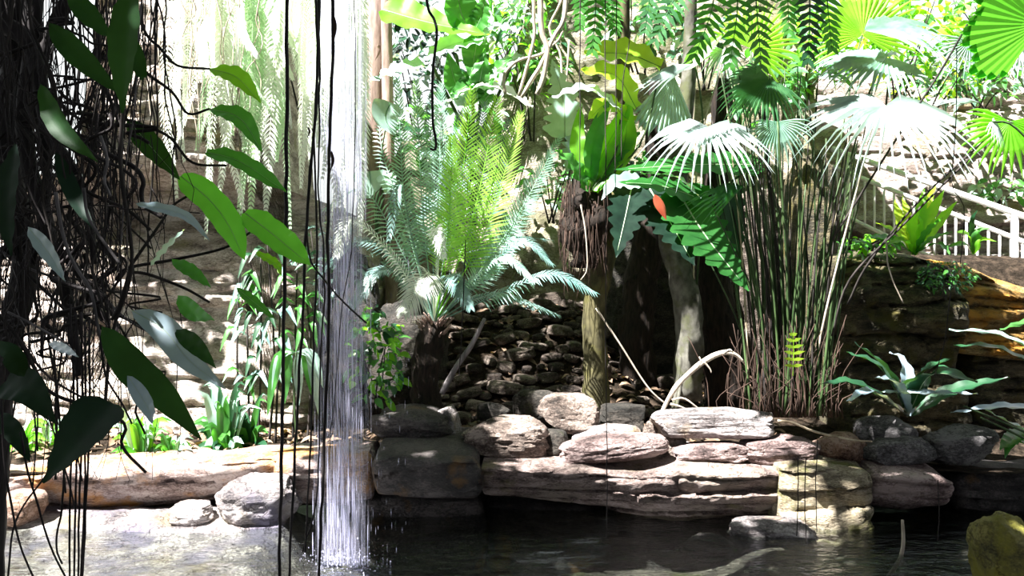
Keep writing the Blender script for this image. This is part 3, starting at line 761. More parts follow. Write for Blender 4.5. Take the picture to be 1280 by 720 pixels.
trunk('tree', [(905, 505), (902, 420), (890, 340), (895, 250), (905, 100)], 10.2, [.24, .2, .17, .14, .1], 'trunk_dark', 'dark trunk in shade left of the tall stems', 14)
# fibrous root mass
rm = empty('root_mass', at(732, 345, 9.4), 'dark hairy root mass hanging under the green rosette', 'roots')
mb = MB(); rr = random.Random(9)
MB().tube(pts([(735, 225), (732, 280), (730, 335)], 9.45), [.2, .26, .1], None, 12, n=18, wob=.5).build('core', M['trunk_dark'], rm)
for i in range(170):
    a = rr.uniform(-30, 26); y0 = rr.uniform(220, 290); l = rr.uniform(40, 95)
    Y = 9.2 + rr.uniform(-.05, .3)
    mb.tube(pts([(733 + a, y0), (733 + a * 1.05 + rr.uniform(-5, 5), y0 + l * .5), (733 + a + rr.uniform(-9, 9), y0 + l)], Y), .005, .002, 4, n=6)
tag(mb.build('rootlets', M['stem_brown'], rm), kind='stuff')

# ================================================================== plants on the trunks: bird's nest rosette and lobed philodendron
bn = empty('birds_nest_fern', at(740, 235, 9.2), 'lime green rosette of broad wavy leaves on top of the hairy root mass', 'fern')
BN = [([(740, 238), (752, 195), (790, 128)], 26, 'leaf_bright', 9.2), ([(738, 238), (742, 180), (762, 122)], 22, 'leaf_green', 9.1),
      ([(735, 238), (715, 205), (694, 188)], 22, 'leaf_green', 9.0), ([(742, 238), (765, 200), (800, 165)], 24, 'leaf_green', 9.3),
      ([(738, 238), (722, 190), (726, 130)], 20, 'leaf_bright', 9.4), ([(742, 240), (760, 170), (802, 142)], 20, 'leaf_lime', 9.5),
      ([(826, 84), (785, 68), (730, 66)], 46, 'leaf_lime', 9.2), ([(795, 135), (770, 95), (726, 88)], 36, 'leaf_lime', 9.0),
      ([(785, 150), (760, 130), (735, 150)], 26, 'leaf_lime', 9.1), ([(742, 238), (778, 190), (785, 120)], 28, 'leaf_bright', 9.3)]
for i, (P, w, m, y) in enumerate(BN):
    leaf_part(bn, P, 9.2, w, m, N=(.1, -.75, .6), W='strap', Y1=y, wave=.03, wfreq=4, seed=i, rib='leaf_green')
leaf_part(bn, [(776, 138), (735, 112), (690, 122)], 9.1, 30, 'fan_pale', N=(0, -.5, .85), W='lance', Y1=8.9, wave=.02, rib='vein')
MB().tube(pts([(740, 238), (800, 180), (826, 84)], 9.2), .012, .008, 6, n=12).build('petiole', M['stem_green'], bn)
MB().tube(pts([(740, 238), (770, 190), (776, 138)], 9.2), .012, .008, 6, n=12).build('petiole', M['stem_green'], bn)

ph = empty('philodendron', at(850, 300, 9.3), 'big philodendron with dark lobed leaves hanging before the trunks', 'philodendron')
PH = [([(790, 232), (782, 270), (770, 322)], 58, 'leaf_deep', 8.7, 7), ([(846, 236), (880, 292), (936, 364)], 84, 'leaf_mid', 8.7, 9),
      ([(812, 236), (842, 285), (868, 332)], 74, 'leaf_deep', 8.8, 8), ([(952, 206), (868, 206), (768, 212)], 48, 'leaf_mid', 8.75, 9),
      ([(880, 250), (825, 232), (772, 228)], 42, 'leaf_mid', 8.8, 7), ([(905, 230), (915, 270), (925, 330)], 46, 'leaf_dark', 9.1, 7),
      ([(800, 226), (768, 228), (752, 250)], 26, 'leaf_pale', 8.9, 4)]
for i, (P, w, m, y, kk) in enumerate(PH):
    N = (0, -.75, .65) if i in (3, 4) else (.1, -.9, .35)
    leaf_part(ph, P, 9.1, w, m, N=N, W=(lambda ww, kk=kk: W_lobed(ww, kk, .32, W_heart(ww))), Y1=y, n=46, nc=4, fold=.12, wave=.004, wfreq=kk * .9, rib=True)
leaf_part(ph, [(876, 248), (846, 222), (800, 216)], 8.85, 14, 'leaf_pale', N=(0, -.3, .95), W='lance', wave=.015)
for P in ([(850, 300), (820, 250), (790, 232)], [(850, 300), (850, 260), (846, 236)], [(850, 300), (900, 240), (948, 202)], [(850, 300), (866, 270), (872, 246)], [(850, 300), (885, 260), (905, 230)]):
    MB().tube(pts(P, 9.3, 9.1), .016, .012, 6, n=12).build('petiole', M['stem_green'], ph)
o = MB().blade(pts([(818, 243), (827, 258), (833, 275)], 8.55), W_lance(.055), N=(.4, -.9, .1), n=10, curl=.6).build('dead_leaf', M['dead_red']); tag(o, 'curled red dead leaf caught among the dark lobed leaves', 'leaf')

# pale split leaf left of the rosette
mo = empty('monstera', at(706, 250, 10.2), 'pale blue green monstera with big split leaf against the tan cliff', 'monstera')
leaf_part(mo, [(706, 172), (704, 125), (690, 74)], 10.2, 54, 'leaf_pale', N=(-.2, -.95, .2), W=lambda w: W_lobed(w, 8, .4, W_heart(w)), n=48, nc=4, rib=True)
leaf_part(mo, [(722, 168), (716, 190), (708, 216)], 10.1, 34, 'leaf_blue', N=(.2, -.9, .3), W=lambda w: W_lobed(w, 6, .4), n=36, nc=4, rib=True)
MB().tube(pts([(706, 172), (712, 210), (706, 250)], 10.25), .012, .014, 6, n=10).build('petiole', M['stem_green'], mo)

# ================================================================== fan palms over the tall stems
fp = empty('fan_palm', at(990, 512, 9.0), 'clump of tall thin green stems carrying wide pale fan leaves', 'palm')
rr = random.Random(21)
for i in range(86):
    bx = 985 + rr.gauss(0, 26); bx = min(1042, max(925, bx))
    tx = bx + (bx - 990) * 1.1 + rr.gauss(0, 22); ty = rr.choice([rr.uniform(130, 210), rr.uniform(150, 300), rr.uniform(60, 160)])
    Y0 = 8.75 + rr.random() * .55
    m = rr.choice(['stem_green', 'stem_green', 'stem_green', 'stem_dark', 'stem_tan' if rr.random() < .2 else 'stem_green'])
    MB().tube(pts([(bx, 520), (bx + (tx - bx) * .35 + rr.gauss(0, 4), 520 + (ty - 520) * .5), (tx, ty)], Y0, Y0 + rr.uniform(-.2, .4)), rr.uniform(.008, .016), .006, 5, n=12).build('stem', M[m], fp)
mb = MB()
for i in range(150):
    bx = 985 + rr.gauss(0, 30); l = rr.uniform(30, 130); Y0 = 8.65 + rr.random() * .5
    mb.tube(pts([(bx, 522), (bx + rr.gauss(0, 7), 520 - l * .5), (bx + rr.gauss(0, 16), 520 - l)], Y0), .006, .003, 4, n=6)
tag(mb.build('dead_sheath', M['stem_brown'], fp), 'dry brown fibres round the stem bases', kind='stuff')
fan(fp, (1107, 132), 8.6, (1112, 184), 'fan_pale', N=(.05, -.3, .95), tipY=7.85, spread=310, nseg=40, droop=.2, cup=.2, fuse=.36, wseg=.85, seed=1, pet=[(1090, 165), (1070, 240), (1030, 400), (1010, 515)], petY=9.0, pmat='root_pale', jit=.12)
fan(fp, (885, 158), 8.7, (882, 194), 'fan_pale', N=(0, -.3, .95), tipY=8.1, spread=280, nseg=32, droop=.2, cup=.25, fuse=.42, wseg=.9, seed=2, pet=[(905, 200), (940, 330), (965, 515)], petY=9.0)
fan(fp, (1108, 72), 9.2, (1020, 72), 'fan_blue', N=(0, -.5, .85), spread=260, nseg=34, droop=.15, cup=.2, seed=3, pet=[(1085, 120), (1040, 300), (1005, 515)], petY=9.0)
fan(fp, (1078, 44), 9.8, (1078, -40), 'fan_yellow', N=(0, -.95, -.1), spread=250, nseg=30, droop=.05, cup=.1, seed=4, pet=[(1070, 70), (1030, 300), (1000, 515)], petY=9.0)
fan(fp, (1080, 38), 9.0, (1180, 20), 'fan_blue', N=(.1, -.5, .8), spread=120, nseg=16, droop=.2, cup=.1, seed=5)
fan(fp, (962, 98), 8.8, (905, 140), 'fan_dark', N=(0, -.7, .7), spread=200, nseg=28, droop=.15, cup=.15, seed=6, pet=[(970, 150), (985, 350), (985, 515)], petY=9.0)
fan(fp, (972, 152), 8.6, (968, 200), 'fan_blue', N=(-.2, -.5, .8), spread=200, nseg=24, droop=.2, cup=.2, seed=7, pet=[(975, 200), (985, 380), (980, 515)], petY=9.0)
fan(fp, (938, 60), 9.6, (985, 10), 'fan_yellow', N=(0, -.9, .1), spread=220, nseg=24, droop=.05, seed=8, pet=[(945, 120), (975, 300), (985, 515)], petY=9.1)
fan(fp, (930, 232), 8.6, (850, 262), 'fan_dark', N=(0, -.7, .7), spread=60, nseg=9, droop=.15, seed=17, fuse=.3)
f2 = empty('fan_palm', at(866, 500, 9.9), 'fan palm with a pale pleated leaf hanging straight down at centre top', 'palm')
fan(f2, (840, 88), 9.2, (826, 172), 'leaf_pale', N=(0, -.95, .25), spread=66, nseg=14, fuse=.85, droop=.02, pleat=.05, seed=9, pet=[(868, 80), (880, 200), (868, 400)], petY=9.8)
fan(f2, (868, 80), 9.1, (795, 100), 'fan_pale', N=(0, -.5, .85), spread=60, nseg=9, fuse=.4, droop=.1, seed=10)
fan(f2, (905, 62), 9.2, (890, 100), 'fan_pale', N=(0, -.5, .85), spread=200, nseg=16, fuse=.4, droop=.25, seed=11, pet=[(900, 90), (872, 200), (866, 400)], petY=9.8, pmat='root_pale')
leaf_part(f2, [(855, 88), (880, 62), (905, 42)], 9.2, 24, 'leaf_bright', N=(0, -.8, .6), W='lance')
f3 = empty('fan_palm', at(1330, 330, 8.6), 'fan palm leaning in from the right edge with lime and white leaves', 'palm')
fan(f3, (1262, 152), 8.2, (1250, 215), 'leaf_bright', N=(0, -.6, .75), spread=230, nseg=22, droop=.15, cup=.15, seed=12, pet=[(1285, 165), (1330, 220)])
fan(f3, (1240, 152), 8.0, (1258, 178), 'fan_pale', N=(0, -.5, .85), spread=200, nseg=14, fuse=.35, droop=.2, seed=13, pet=[(1270, 160), (1330, 230)])
fan(f3, (1300, 30), 8.0, (1205, 48), 'leaf_spring', N=(0, -.8, -.4), spread=120, nseg=14, fuse=.9, droop=.02, pleat=.008, seed=14, pet=[(1330, 120), (1335, 320)])
fan(f3, (1212, 52), 9.0, (1208, 98), 'fan_blue', N=(0, -.7, .7), spread=220, nseg=20, fuse=.4, droop=.1, seed=15, pet=[(1250, 60), (1330, 200)])
fan(f3, (1275, 60), 8.4, (1285, 100), 'fan_pale', N=(0, -.7, .7), spread=160, nseg=12, fuse=.4, droop=.1, seed=16)
fan(f3, (1225, 128), 8.7, (1165, 120), 'fan_pale', N=(0, -.4, .9), spread=60, nseg=8, fuse=.3, droop=.1, seed=18)
# small stems arching out over the railing
for i, (P, lab) in enumerate([([(1235, 172), (1150, 250), (1085, 330), (1060, 380)], 'thin dark leaf stalk crossing in front of the bright fern'),
                              ([(1232, 178), (1130, 280), (1062, 350), (1040, 420)], 'thin dark leaf stalk crossing lower before the dark cliff rock'),
                              ([(1215, 20), (1175, 90), (1110, 190), (1040, 300)], 'long dark stalk slanting down in front of the stair railing')]):
    tag(MB().tube(pts(P, 8.3, 8.9), .010, .012, 5, n=20).build('leaf_stalk', M['stem_dark']), lab, 'stalk')

# little lime fern in front of the stems
sf = empty('small_fern', at(990, 470, 8.5), 'tiny lime fern frond standing in front of the dry stem bases', 'fern')
frond(sf, [(991, 470), (992, 440), (991, 415)], 8.5, 14, 'leaf_lime', N=(0, -1, .2), pairs=6, w=.018, ang=80, tipang=60, rach=.004, droop=.05)
# bent pale root
rt = empty('dead_branch', at(822, 532, 8.9), 'pale bare branch arching up from the stones like a hook', 'branch')
MB().tube(pts([(822, 532), (832, 505), (850, 478), (880, 452), (905, 441), (920, 444), (930, 453)], 8.7), [.016, .022, .026, .028, .03, .026, .010], None, 8, n=36, wob=.25).build('limb', M['root_pale'], rt)
for P in ([(840, 500), (855, 498), (875, 512)], [(838, 505), (850, 508), (862, 514)], [(905, 441), (912, 437), (916, 440)], [(870, 461), (876, 452), (874, 446)], [(880, 452), (888, 462), (889, 466)]):
    MB().tube(pts(P, 8.68), .012, .005, 6, n=8).build('twig', M['root_pale'], rt)
o = MB().tube(pts([(972, 526), (990, 528), (1020, 540), (1066, 550), (1090, 552)], 8.1), .012, .008, 6, n=24).build('dead_branch', M['stem_tan']); tag(o, 'thin dry branch lying across the stones under the tall stems', 'branch')
o = MB().tube(pts([(745, 385), (775, 430), (800, 470), (815, 490), (832, 505)], 9.0), .010, .008, 6, n=24).build('liana', M['root_pale']); tag(o, 'thin liana slanting down from the mossy trunk to the bent branch', 'liana')
o = MB().tube(pts([(552, 492), (570, 460), (590, 430), (606, 398)], 9.1), .03, .022, 8, n=20, wob=.2).build('fallen_pole', M['stem_grey']); tag(o, 'thin grey dead stem leaning on the rubble beside the cycad', 'branch')
o = MB().tube(pts([(726, 256), (732, 290), (734, 335), (726, 350)], 9.0), .008, .006, 5, n=16).build('liana', M['root_pale']); tag(o, 'short pale liana hanging before the hairy root mass', 'liana')
# ================================================================== waterfall
def fall_mat(name, alpha, col=(.80, .80, 1.0)):  # lavender tint of shade and blue sky put into the water colour
    m, nt, out = new_mat(name); L = nt.links.new
    p = nt.nodes.new('ShaderNodeBsdfPrincipled'); p.inputs['Base Color'].default_value = (*col, 1)
    p.inputs['Roughness'].default_value = .25; p.inputs['Specular IOR Level'].default_value = .8
    t = nt.nodes.new('ShaderNodeBsdfTranslucent'); t.inputs['Color'].default_value = (*col, 1)
    x = nt.nodes.new('ShaderNodeMixShader'); x.inputs[0].default_value = .5
    L(p.outputs[0], x.inputs[1]); L(t.outputs[0], x.inputs[2])
    tr = nt.nodes.new('ShaderNodeBsdfTransparent'); y = nt.nodes.new('ShaderNodeMixShader')
    geo = nt.nodes.new('ShaderNodeNewGeometry'); mp = nt.nodes.new('ShaderNodeMapping'); mp.inputs['Scale'].default_value = (55, 55, 1.1)
    L(geo.outputs['Position'], mp.inputs['Vector']); n = _nz(nt, 1, 4, mp.outputs[0])
    r = _ramp(nt, n.outputs['Fac'], [(.44, (0, 0, 0)), (.76, (alpha, alpha, alpha))])
    L(r.outputs[0], y.inputs[0]); L(tr.outputs[0], y.inputs[1]); L(x.outputs[0], y.inputs[2]); L(y.outputs[0], out.inputs['Surface'])
    return m
M['veil'] = fall_mat('falling_water_veil', .34)
M['strand'] = fall_mat('falling_water_strand', 1.0)
WY = 6.75
wf = empty('waterfall', at(430, 706, WY), 'thin white waterfall of falling strands into the pool', 'waterfall')
rr = random.Random(31)
mb = MB()
for i in range(140):
    px = 428 + max(-1.25, min(1.25, rr.gauss(0, .48))) * 27
    Y = WY + rr.uniform(-.12, .12) + .0
    y = -120 + rr.uniform(0, 160)
    while y < 705:
        l = rr.uniform(18, 130) * (.5 + .6 * (1 - max(0, y) / 720)); gap = rr.uniform(3, 45) * (.3 + max(0, y) / 500)
        e = min(706, y + l); sp = 1 + .10 * max(0, y) / 700
        x = 430 + (px - 430) * sp; r = rr.uniform(.0014, .0036)
        a = at(x, y, Y); b = at(x, e, Y)
        mb.tube([a, (a + b) / 2, b], [r * .3, r, r * .4], None, 4, n=3, smooth=False)
        y = e + gap
tag(mb.build('strands', M['strand'], wf), kind='stuff')
for k, (x0, x1, dy) in enumerate([(408, 448, .04), (414, 456, -.05), (400, 462, .1)]):
    def fn(u, v, x0=x0, x1=x1, dy=dy, k=k):
        py = -120 + v * 826; sp = 1 + .14 * np.clip(py, 0, 720) / 700
        px = 428 + (x0 - 4 + u * (x1 - x0) - 428) * sp
        Y = WY + dy + .05 * np.sin(u * 9 + k) + .02 * fbm(u * 8, v * 5, 0, k + 1.)
        return np.stack([(px - 640) * Y / F, Y, CAM_Z - (py - 360) * Y / F], 1)
    grid_mb(14, 60, fn).build('water_sheet', M['veil'], wf)
mb = MB()
for i in range(420):
    s = rr.uniform(.002, .008); a = rr.gauss(0, 1); c = at(431 + a * 22, 704, WY + rr.gauss(0, .16)); c[2] = abs(rr.gauss(0, .06)) * (1 - min(.8, abs(a) * .3))
    mb.tube([c - [0, 0, s], c, c + [0, 0, s]], [s * .3, s, s * .3], None, 5, n=3, smooth=False)
for i in range(120):
    c = at(rr.uniform(462, 512), rr.uniform(300, 690), WY + rr.uniform(-.1, .4)); s = rr.uniform(.01, .045)
    mb.tube([c - [0, 0, s], c, c + [0, 0, s]], [.0006, .002, .0008], None, 4, n=3, smooth=False)
tag(mb.build('splash', M['strand'], wf), kind='stuff')

# ================================================================== hanging vines before the scene
def vine(P, Y, rpx, mat, label, name='hanging_vine', group=None, Y1=None, wob=.15, n=None, jit=1.2, seed=0):
    rr = random.Random(seed * 7 + len(P)); k = Y / F; Q = []
    S = spline(np.array([(p[0], p[1], 0) for p in P], float), n or max(10, int(abs(P[-1][1] - P[0][1]) / 22)))
    for s in S: Q.append(at(s[0] + rr.gauss(0, jit * .45), s[1], Y + rr.gauss(0, .004)))
    o = MB().tube(Q, rpx * k, rpx * k * .8, 6, n=len(Q) * 2, wob=wob).build(name, M[mat])
    return tag(o, label, 'vine', group)
VG = 'dark vines hanging before the waterfall'
vine([(359, -60), (358, 150), (356, 330), (353, 520), (348, 760)], 4.2, 2.6, 'stem_black', 'thickest dark vine hanging straight left of the waterfall', group=VG, seed=1)
vine([(391, -60), (397, 60), (393, 150), (384, 260), (378, 400), (371, 520), (360, 760)], 4.3, 2.0, 'stem_black', 'second dark vine beside the thickest one, leaning left toward its foot', group=VG, seed=2)
vine([(397, -60), (399, 90), (393, 170), (396, 300), (392, 420), (388, 560), (382, 690)], 4.35, 1.5, 'stem_black', 'thin dark vine ending above the pool left of the waterfall', group=VG, seed=3)
vine([(400, -60), (399, 50), (399, 160), (398, 240), (405, 330), (400, 470), (396, 620), (378, 690)], 4.4, 1.2, 'stem_black', 'thinnest wiggly vine beside the left edge of the waterfall', group=VG, seed=4)
vine([(415, -60), (416, 60), (412, 170), (410, 260), (411, 400), (405, 560), (397, 760)], 4.2, 2.2, 'stem_black', 'dark vine with withered leaf scraps hanging down the edge of the waterfall', group=VG, seed=5)
vine([(441, -60), (444, 120), (440, 300), (428, 380), (420, 480), (412, 560)], 4.5, .7, 'stem_black', 'hair thin root hanging down over the face of the waterfall', group=VG, seed=6)
vine([(393, 160), (384, 305), (402, 345), (430, 378), (458, 404)], 4.3, 1.4, 'stem_black', 'dark twig curving away to the right across the waterfall', group=VG, seed=7, jit=.4)
for i, (x, y0, y1) in enumerate([(417, 18, 54), (414, 188, 214), (385, 158, 172), (390, 160, 174)]):
    o = MB().blade(pts([(x, y0), (x + 2, (y0 + y1) / 2), (x - 1, y1)], 4.15), W_lance(.008 if i < 2 else .005), N=(.3, -.9, 0), n=8, nc=1).build('withered_leaf', M['stem_brown'])
    tag(o, ['curled dark scrap of leaf high on the vine by the waterfall', 'curled dark scrap of leaf halfway down the vine by the waterfall', 'left one of two red brown bud scales on the thin vines', 'right one of two red brown bud scales on the thin vines'][i], 'leaf')
vine([(530, -60), (534, 5), (543, 25), (546, 45), (541, 90), (541, 150), (545, 178), (543, 188), (538, 186)], 5.0, 2.0, 'stem_black', 'dark hooked vine tip hanging before the cycad fronds', jit=.3, n=40, seed=8)
TG = 'hair thin roots hanging over the middle of the scene'
for i, (P, lab) in enumerate([([(726, -60), (725, 90), (725, 235)], 'thin straight root hanging before the pale split leaf'),
    ([(756, -60), (757, 200), (757, 440), (759, 590), (758, 672)], 'long thin root hanging down to the water over the ledge'),
    ([(771, -60), (770, 120), (769, 240)], 'thin root hanging before the lime rosette'),
    ([(789, -60), (788, 40), (778, 110), (777, 200)], 'thin kinked root right of the lime rosette'),
    ([(1196, 60), (1195, 150), (1190, 230), (1205, 260), (1200, 330)], 'thin root hanging before the pale stair wall'),
    ([(1190, 350), (1180, 430), (1168, 470)], 'thin root hanging down the dark cliff rock'),
    ([(997, 570), (998, 610), (996, 670)], 'leftmost thin root hanging over the yellowish ledge block'),
    ([(1008, 572), (1006, 620), (1008, 680)], 'middle thin root hanging over the yellowish ledge block'),
    ([(1022, 550), (1020, 600), (1021, 665)], 'rightmost thin root hanging over the yellowish ledge block'),
    ([(1108, 300), (1110, 330), (1118, 355), (1129, 379)], 'pale drooping twig before the dark cliff rock'),
    ([(1172, 600), (1174, 640), (1172, 676)], 'thin root hanging over the pinkish ledge block'),
    ([(582, 300), (578, 400), (574, 470)], 'thin root hanging beside the cycad trunk')]):
    vine(P, 6.6, .7 if i != 9 else 1.0, 'stem_dark' if i != 9 else 'root_pale', lab, 'hanging_root', TG, seed=20 + i, jit=.7)
o = MB().tube(pts([(1128, 650), (1129, 680), (1124, 700), (1110, 722)], 7.0), .012, .02, 6, n=14).build('hanging_root', M['root_pale']); tag(o, 'pale root dropping into the water under the pinkish ledge block', 'root')

# ================================================================== root tangle at left
tt = empty('strangler_vine', at(10, 760, 3.6), 'thick dark twisted vine trunk at the left edge', 'vine')
for P, r0, r1, Y in [([(-10, -80), (18, 60), (10, 200), (28, 330), (5, 480), (-10, 760)], 18, 12, 3.7), ([(45, -80), (40, 60), (30, 170), (58, 280), (85, 380), (100, 470)], 14, 5, 3.6),
                  ([(-10, 20), (40, 60), (60, 160), (105, 240), (118, 330)], 12, 4, 3.5), ([(120, -60), (70, 30), (48, 110), (60, 220), (40, 330)], 10, 4, 3.6),
                  ([(-20, 100), (30, 130), (80, 160), (120, 190)], 9, 4, 3.65), ([(-20, 330), (40, 300), (90, 330), (130, 400)], 9, 4, 3.6)]:
    k = Y / F
    MB().tube(pts(P, Y), r0 * k, r1 * k, 9, n=40, wob=.4, seed=r0).build('limb', M['stem_black'], tt)
rr = random.Random(41)
RG = 'aerial roots of the tangle at left'
def wander(x0, y0, x1, y1, amp, n=7):
    P = []
    for i in range(n):
        t = i / (n - 1); P.append((x0 + (x1 - x0) * t + rr.gauss(0, amp) * min(1, 4 * t * (1 - t) + .15), y0 + (y1 - y0) * t))
    return P
for i in range(140):
    if i < 44:
        x0 = rr.uniform(-25, 130); x1 = x0 + rr.gauss(8, 28); y1 = rr.uniform(260, 640); y0 = -40; amp = 15; rp = rr.uniform(.5, 2.0)
    elif i < 110:
        x0 = rr.uniform(-20, 140); y0 = rr.uniform(-20, 400); x1 = x0 + rr.gauss(10, 75); y1 = y0 + rr.uniform(10, 200); amp = 20; rp = rr.uniform(.7, 3.4)
    else:
        x0 = rr.uniform(140, 205); x1 = x0 + rr.gauss(-18, 18); y0 = -40; y1 = rr.uniform(160, 420); amp = 5; rp = rr.uniform(.5, 1.4)
    Y = rr.uniform(2.9, 3.9)
    P = wander(x0, y0, x1, y1, amp)
    m = rr.choice(['stem_black', 'stem_black', 'stem_dark', 'stem_dark', 'stem_grey' if rr.random() < .5 else 'stem_dark'])
    vine(P, Y, rp, m, 'thin dark aerial root of the tangle hanging at left', 'aerial_root', RG, seed=50 + i, jit=.8, n=18)
for i, (P, lab) in enumerate([([(88, 380), (92, 500), (88, 620), (86, 760)], 'leftmost root of the bundle hanging beside the heart shaped leaf'), ([(95, 390), (97, 520), (94, 640), (92, 760)], 'second root of the bundle hanging beside the heart shaped leaf'),
    ([(101, 390), (103, 520), (99, 640), (97, 760)], 'third root of the bundle hanging beside the heart shaped leaf'), ([(106, 400), (107, 540), (104, 660), (99, 760)], 'fourth root of the bundle hanging beside the heart shaped leaf'),
    ([(112, 400), (111, 560), (106, 660), (101, 760)], 'rightmost root of the bundle hanging beside the heart shaped leaf'), ([(2, 500), (5, 570), (14, 630), (28, 690), (60, 760)], 'dark root curving to the right at bottom left corner'),
    ([(26, 540), (35, 590), (50, 640), (66, 690), (92, 740)], 'dark root curving beside the corner root at bottom left'), ([(80, 560), (78, 630), (70, 680), (78, 705)], 'short dark root ending over the wet shelf at left')]):
    vine(P, 2.7, 1.6, 'stem_black', lab, 'aerial_root', RG, seed=180 + i, jit=.6)
for i, (P, r, m, lab) in enumerate([([(70, 240), (78, 290), (92, 330), (112, 360), (125, 420)], 2.6, 'stem_grey', 'pale grey vine bent through the middle of the left tangle'),
    ([(105, 235), (110, 270), (128, 300), (150, 330)], 2.4, 'stem_grey', 'grey vine stub above the knot of stems at left'), ([(132, 235), (130, 290), (115, 330), (140, 420), (150, 450)], 1.8, 'stem_dark', 'dark looping vine in the left tangle'),
    ([(10, 390), (40, 405), (75, 425), (95, 440)], 1.6, 'stem_grey', 'thin grey stalk reaching right at the left edge'), ([(134, 380), (140, 430), (160, 460), (210, 466), (180, 480)], 1.6, 'stem_dark', 'dark vine curling under the blue grey leaf'),
    ([(126, 170), (134, 200), (130, 225), (138, 245)], 2.4, 'stem_grey', 'grey vine end twisting beside the leaf stalks'), ([(10, 720), (20, 650), (60, 590), (72, 560), (60, 520)], 1.4, 'stem_dark', 'thin root looping at lower left corner'),
    ([(125, 420), (132, 470), (150, 500), (165, 530)], 1.6, 'stem_black', 'dark root under the knot of stems at left')]):
    vine(P, 2.8, r, m, lab, 'aerial_root', RG, seed=200 + i, jit=.5)
mb = MB()
for i in range(300):
    x0 = rr.uniform(-20, 150) if i % 4 else rr.uniform(-20, 230); y0 = rr.uniform(-40, 430); l = rr.uniform(50, 230); Y = rr.uniform(3.0, 3.9)
    mb.tube(pts(wander(x0, y0, x0 + rr.gauss(0, 22), min(600, y0 + l), 11, 5), Y), .0022, .001, 4, n=9)
o = mb.build('root_tangle', M['stem_black']); tag(o, 'fine hairy rootlets filling the dark tangle at left', 'roots', kind='stuff')

# climbing plant with the dim leaves near the lens
cv = empty('climbing_vine', at(120, 400, 3.0), 'climbing vine with large dim leaves hanging in the left tangle', 'vine')
for P, r in [([(150, -60), (160, 60), (150, 200), (165, 330), (140, 420), (130, 520)], 3), ([(165, 330), (150, 380), (140, 400)], 3), ([(20, 420), (60, 470), (110, 500), (135, 505)], 2)]:
    MB().tube(pts(P, 3.0), r * 3 / F, r * 2 / F, 7, n=26, wob=.2).build('stem', M['stem_dark'], cv)
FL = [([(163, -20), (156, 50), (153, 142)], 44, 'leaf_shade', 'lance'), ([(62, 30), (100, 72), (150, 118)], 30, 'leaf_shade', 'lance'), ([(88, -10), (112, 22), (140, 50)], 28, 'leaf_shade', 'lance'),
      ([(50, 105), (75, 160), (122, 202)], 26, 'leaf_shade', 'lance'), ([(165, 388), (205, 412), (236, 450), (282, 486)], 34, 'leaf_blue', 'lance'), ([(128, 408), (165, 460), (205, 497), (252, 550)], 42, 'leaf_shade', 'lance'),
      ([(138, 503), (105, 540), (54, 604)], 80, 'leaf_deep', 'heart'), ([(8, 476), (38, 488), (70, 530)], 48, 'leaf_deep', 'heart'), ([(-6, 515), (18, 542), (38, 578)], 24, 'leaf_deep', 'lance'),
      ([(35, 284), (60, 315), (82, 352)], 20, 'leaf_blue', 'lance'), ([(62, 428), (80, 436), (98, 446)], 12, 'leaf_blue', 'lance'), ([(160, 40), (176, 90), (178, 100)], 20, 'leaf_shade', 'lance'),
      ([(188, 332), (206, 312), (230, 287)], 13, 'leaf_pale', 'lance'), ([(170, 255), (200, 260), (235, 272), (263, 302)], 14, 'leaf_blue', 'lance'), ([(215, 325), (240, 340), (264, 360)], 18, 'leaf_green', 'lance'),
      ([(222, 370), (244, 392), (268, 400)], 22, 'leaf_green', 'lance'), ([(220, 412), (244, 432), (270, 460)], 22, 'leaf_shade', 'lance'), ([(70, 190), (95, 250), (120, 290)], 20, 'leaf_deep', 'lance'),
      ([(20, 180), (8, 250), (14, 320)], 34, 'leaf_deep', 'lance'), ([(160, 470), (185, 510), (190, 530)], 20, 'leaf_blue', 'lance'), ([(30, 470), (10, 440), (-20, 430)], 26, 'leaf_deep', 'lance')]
for i, (P, wd, m, W) in enumerate(FL):
    Y = 2.5 + .5 * ((i * 37) % 10) / 10
    leaf_part(cv, P, Y, wd, m, N=(.25 * ((i % 3) - 1), -.85, .45), W=W, rib='vein' if m in ('leaf_blue',) else False, fold=.18, wave=.004, seed=i, Y1=Y - .12)
ap = empty('arrow_leaf_vine', at(200, 340, 4.0), 'vine with long bright green leaves on curved dark stalks at left', 'vine')
for P in ([(150, -60), (178, 33), (200, 60), (222, 82), (262, 86)], [(165, 60), (180, 88), (215, 115), (235, 142), (262, 136)], [(130, 140), (165, 152), (210, 170), (240, 203), (283, 207)],
          [(145, 350), (160, 335), (215, 325), (280, 310), (318, 287)], [(160, 340), (185, 343), (230, 360), (262, 378)], [(165, 330), (200, 280), (215, 258), (236, 244)]):
    MB().tube(pts(P, 3.6), 2.2 * 3.6 / F, 1.5 * 3.6 / F, 6, n=26).build('stalk', M['stem_dark'], ap)
for i, (P, wd, m) in enumerate([([(226, 220), (262, 250), (286, 282), (306, 326)], 36, 'leaf_spring'), ([(306, 266), (340, 292), (388, 332)], 36, 'leaf_spring'), ([(258, 190), (300, 202), (358, 240)], 24, 'leaf_green'),
      ([(262, 86), (295, 96), (326, 128)], 28, 'leaf_bright'), ([(262, 136), (300, 148), (328, 190)], 28, 'leaf_green'), ([(160, 150), (190, 185), (225, 225)], 30, 'leaf_shade'), ([(320, 315), (345, 330), (352, 345)], 12, 'leaf_bright'), ([(296, 360), (318, 378), (345, 400)], 14, 'leaf_green')]):
    leaf_part(ap, P, 3.6, wd, m, N=(.1, -.8, .6) if i != 0 else (.5, -.8, .1), W='oblong' if i < 3 else 'lance', rib='vein', fold=.2, wave=.006, seed=i, Y1=3.5)

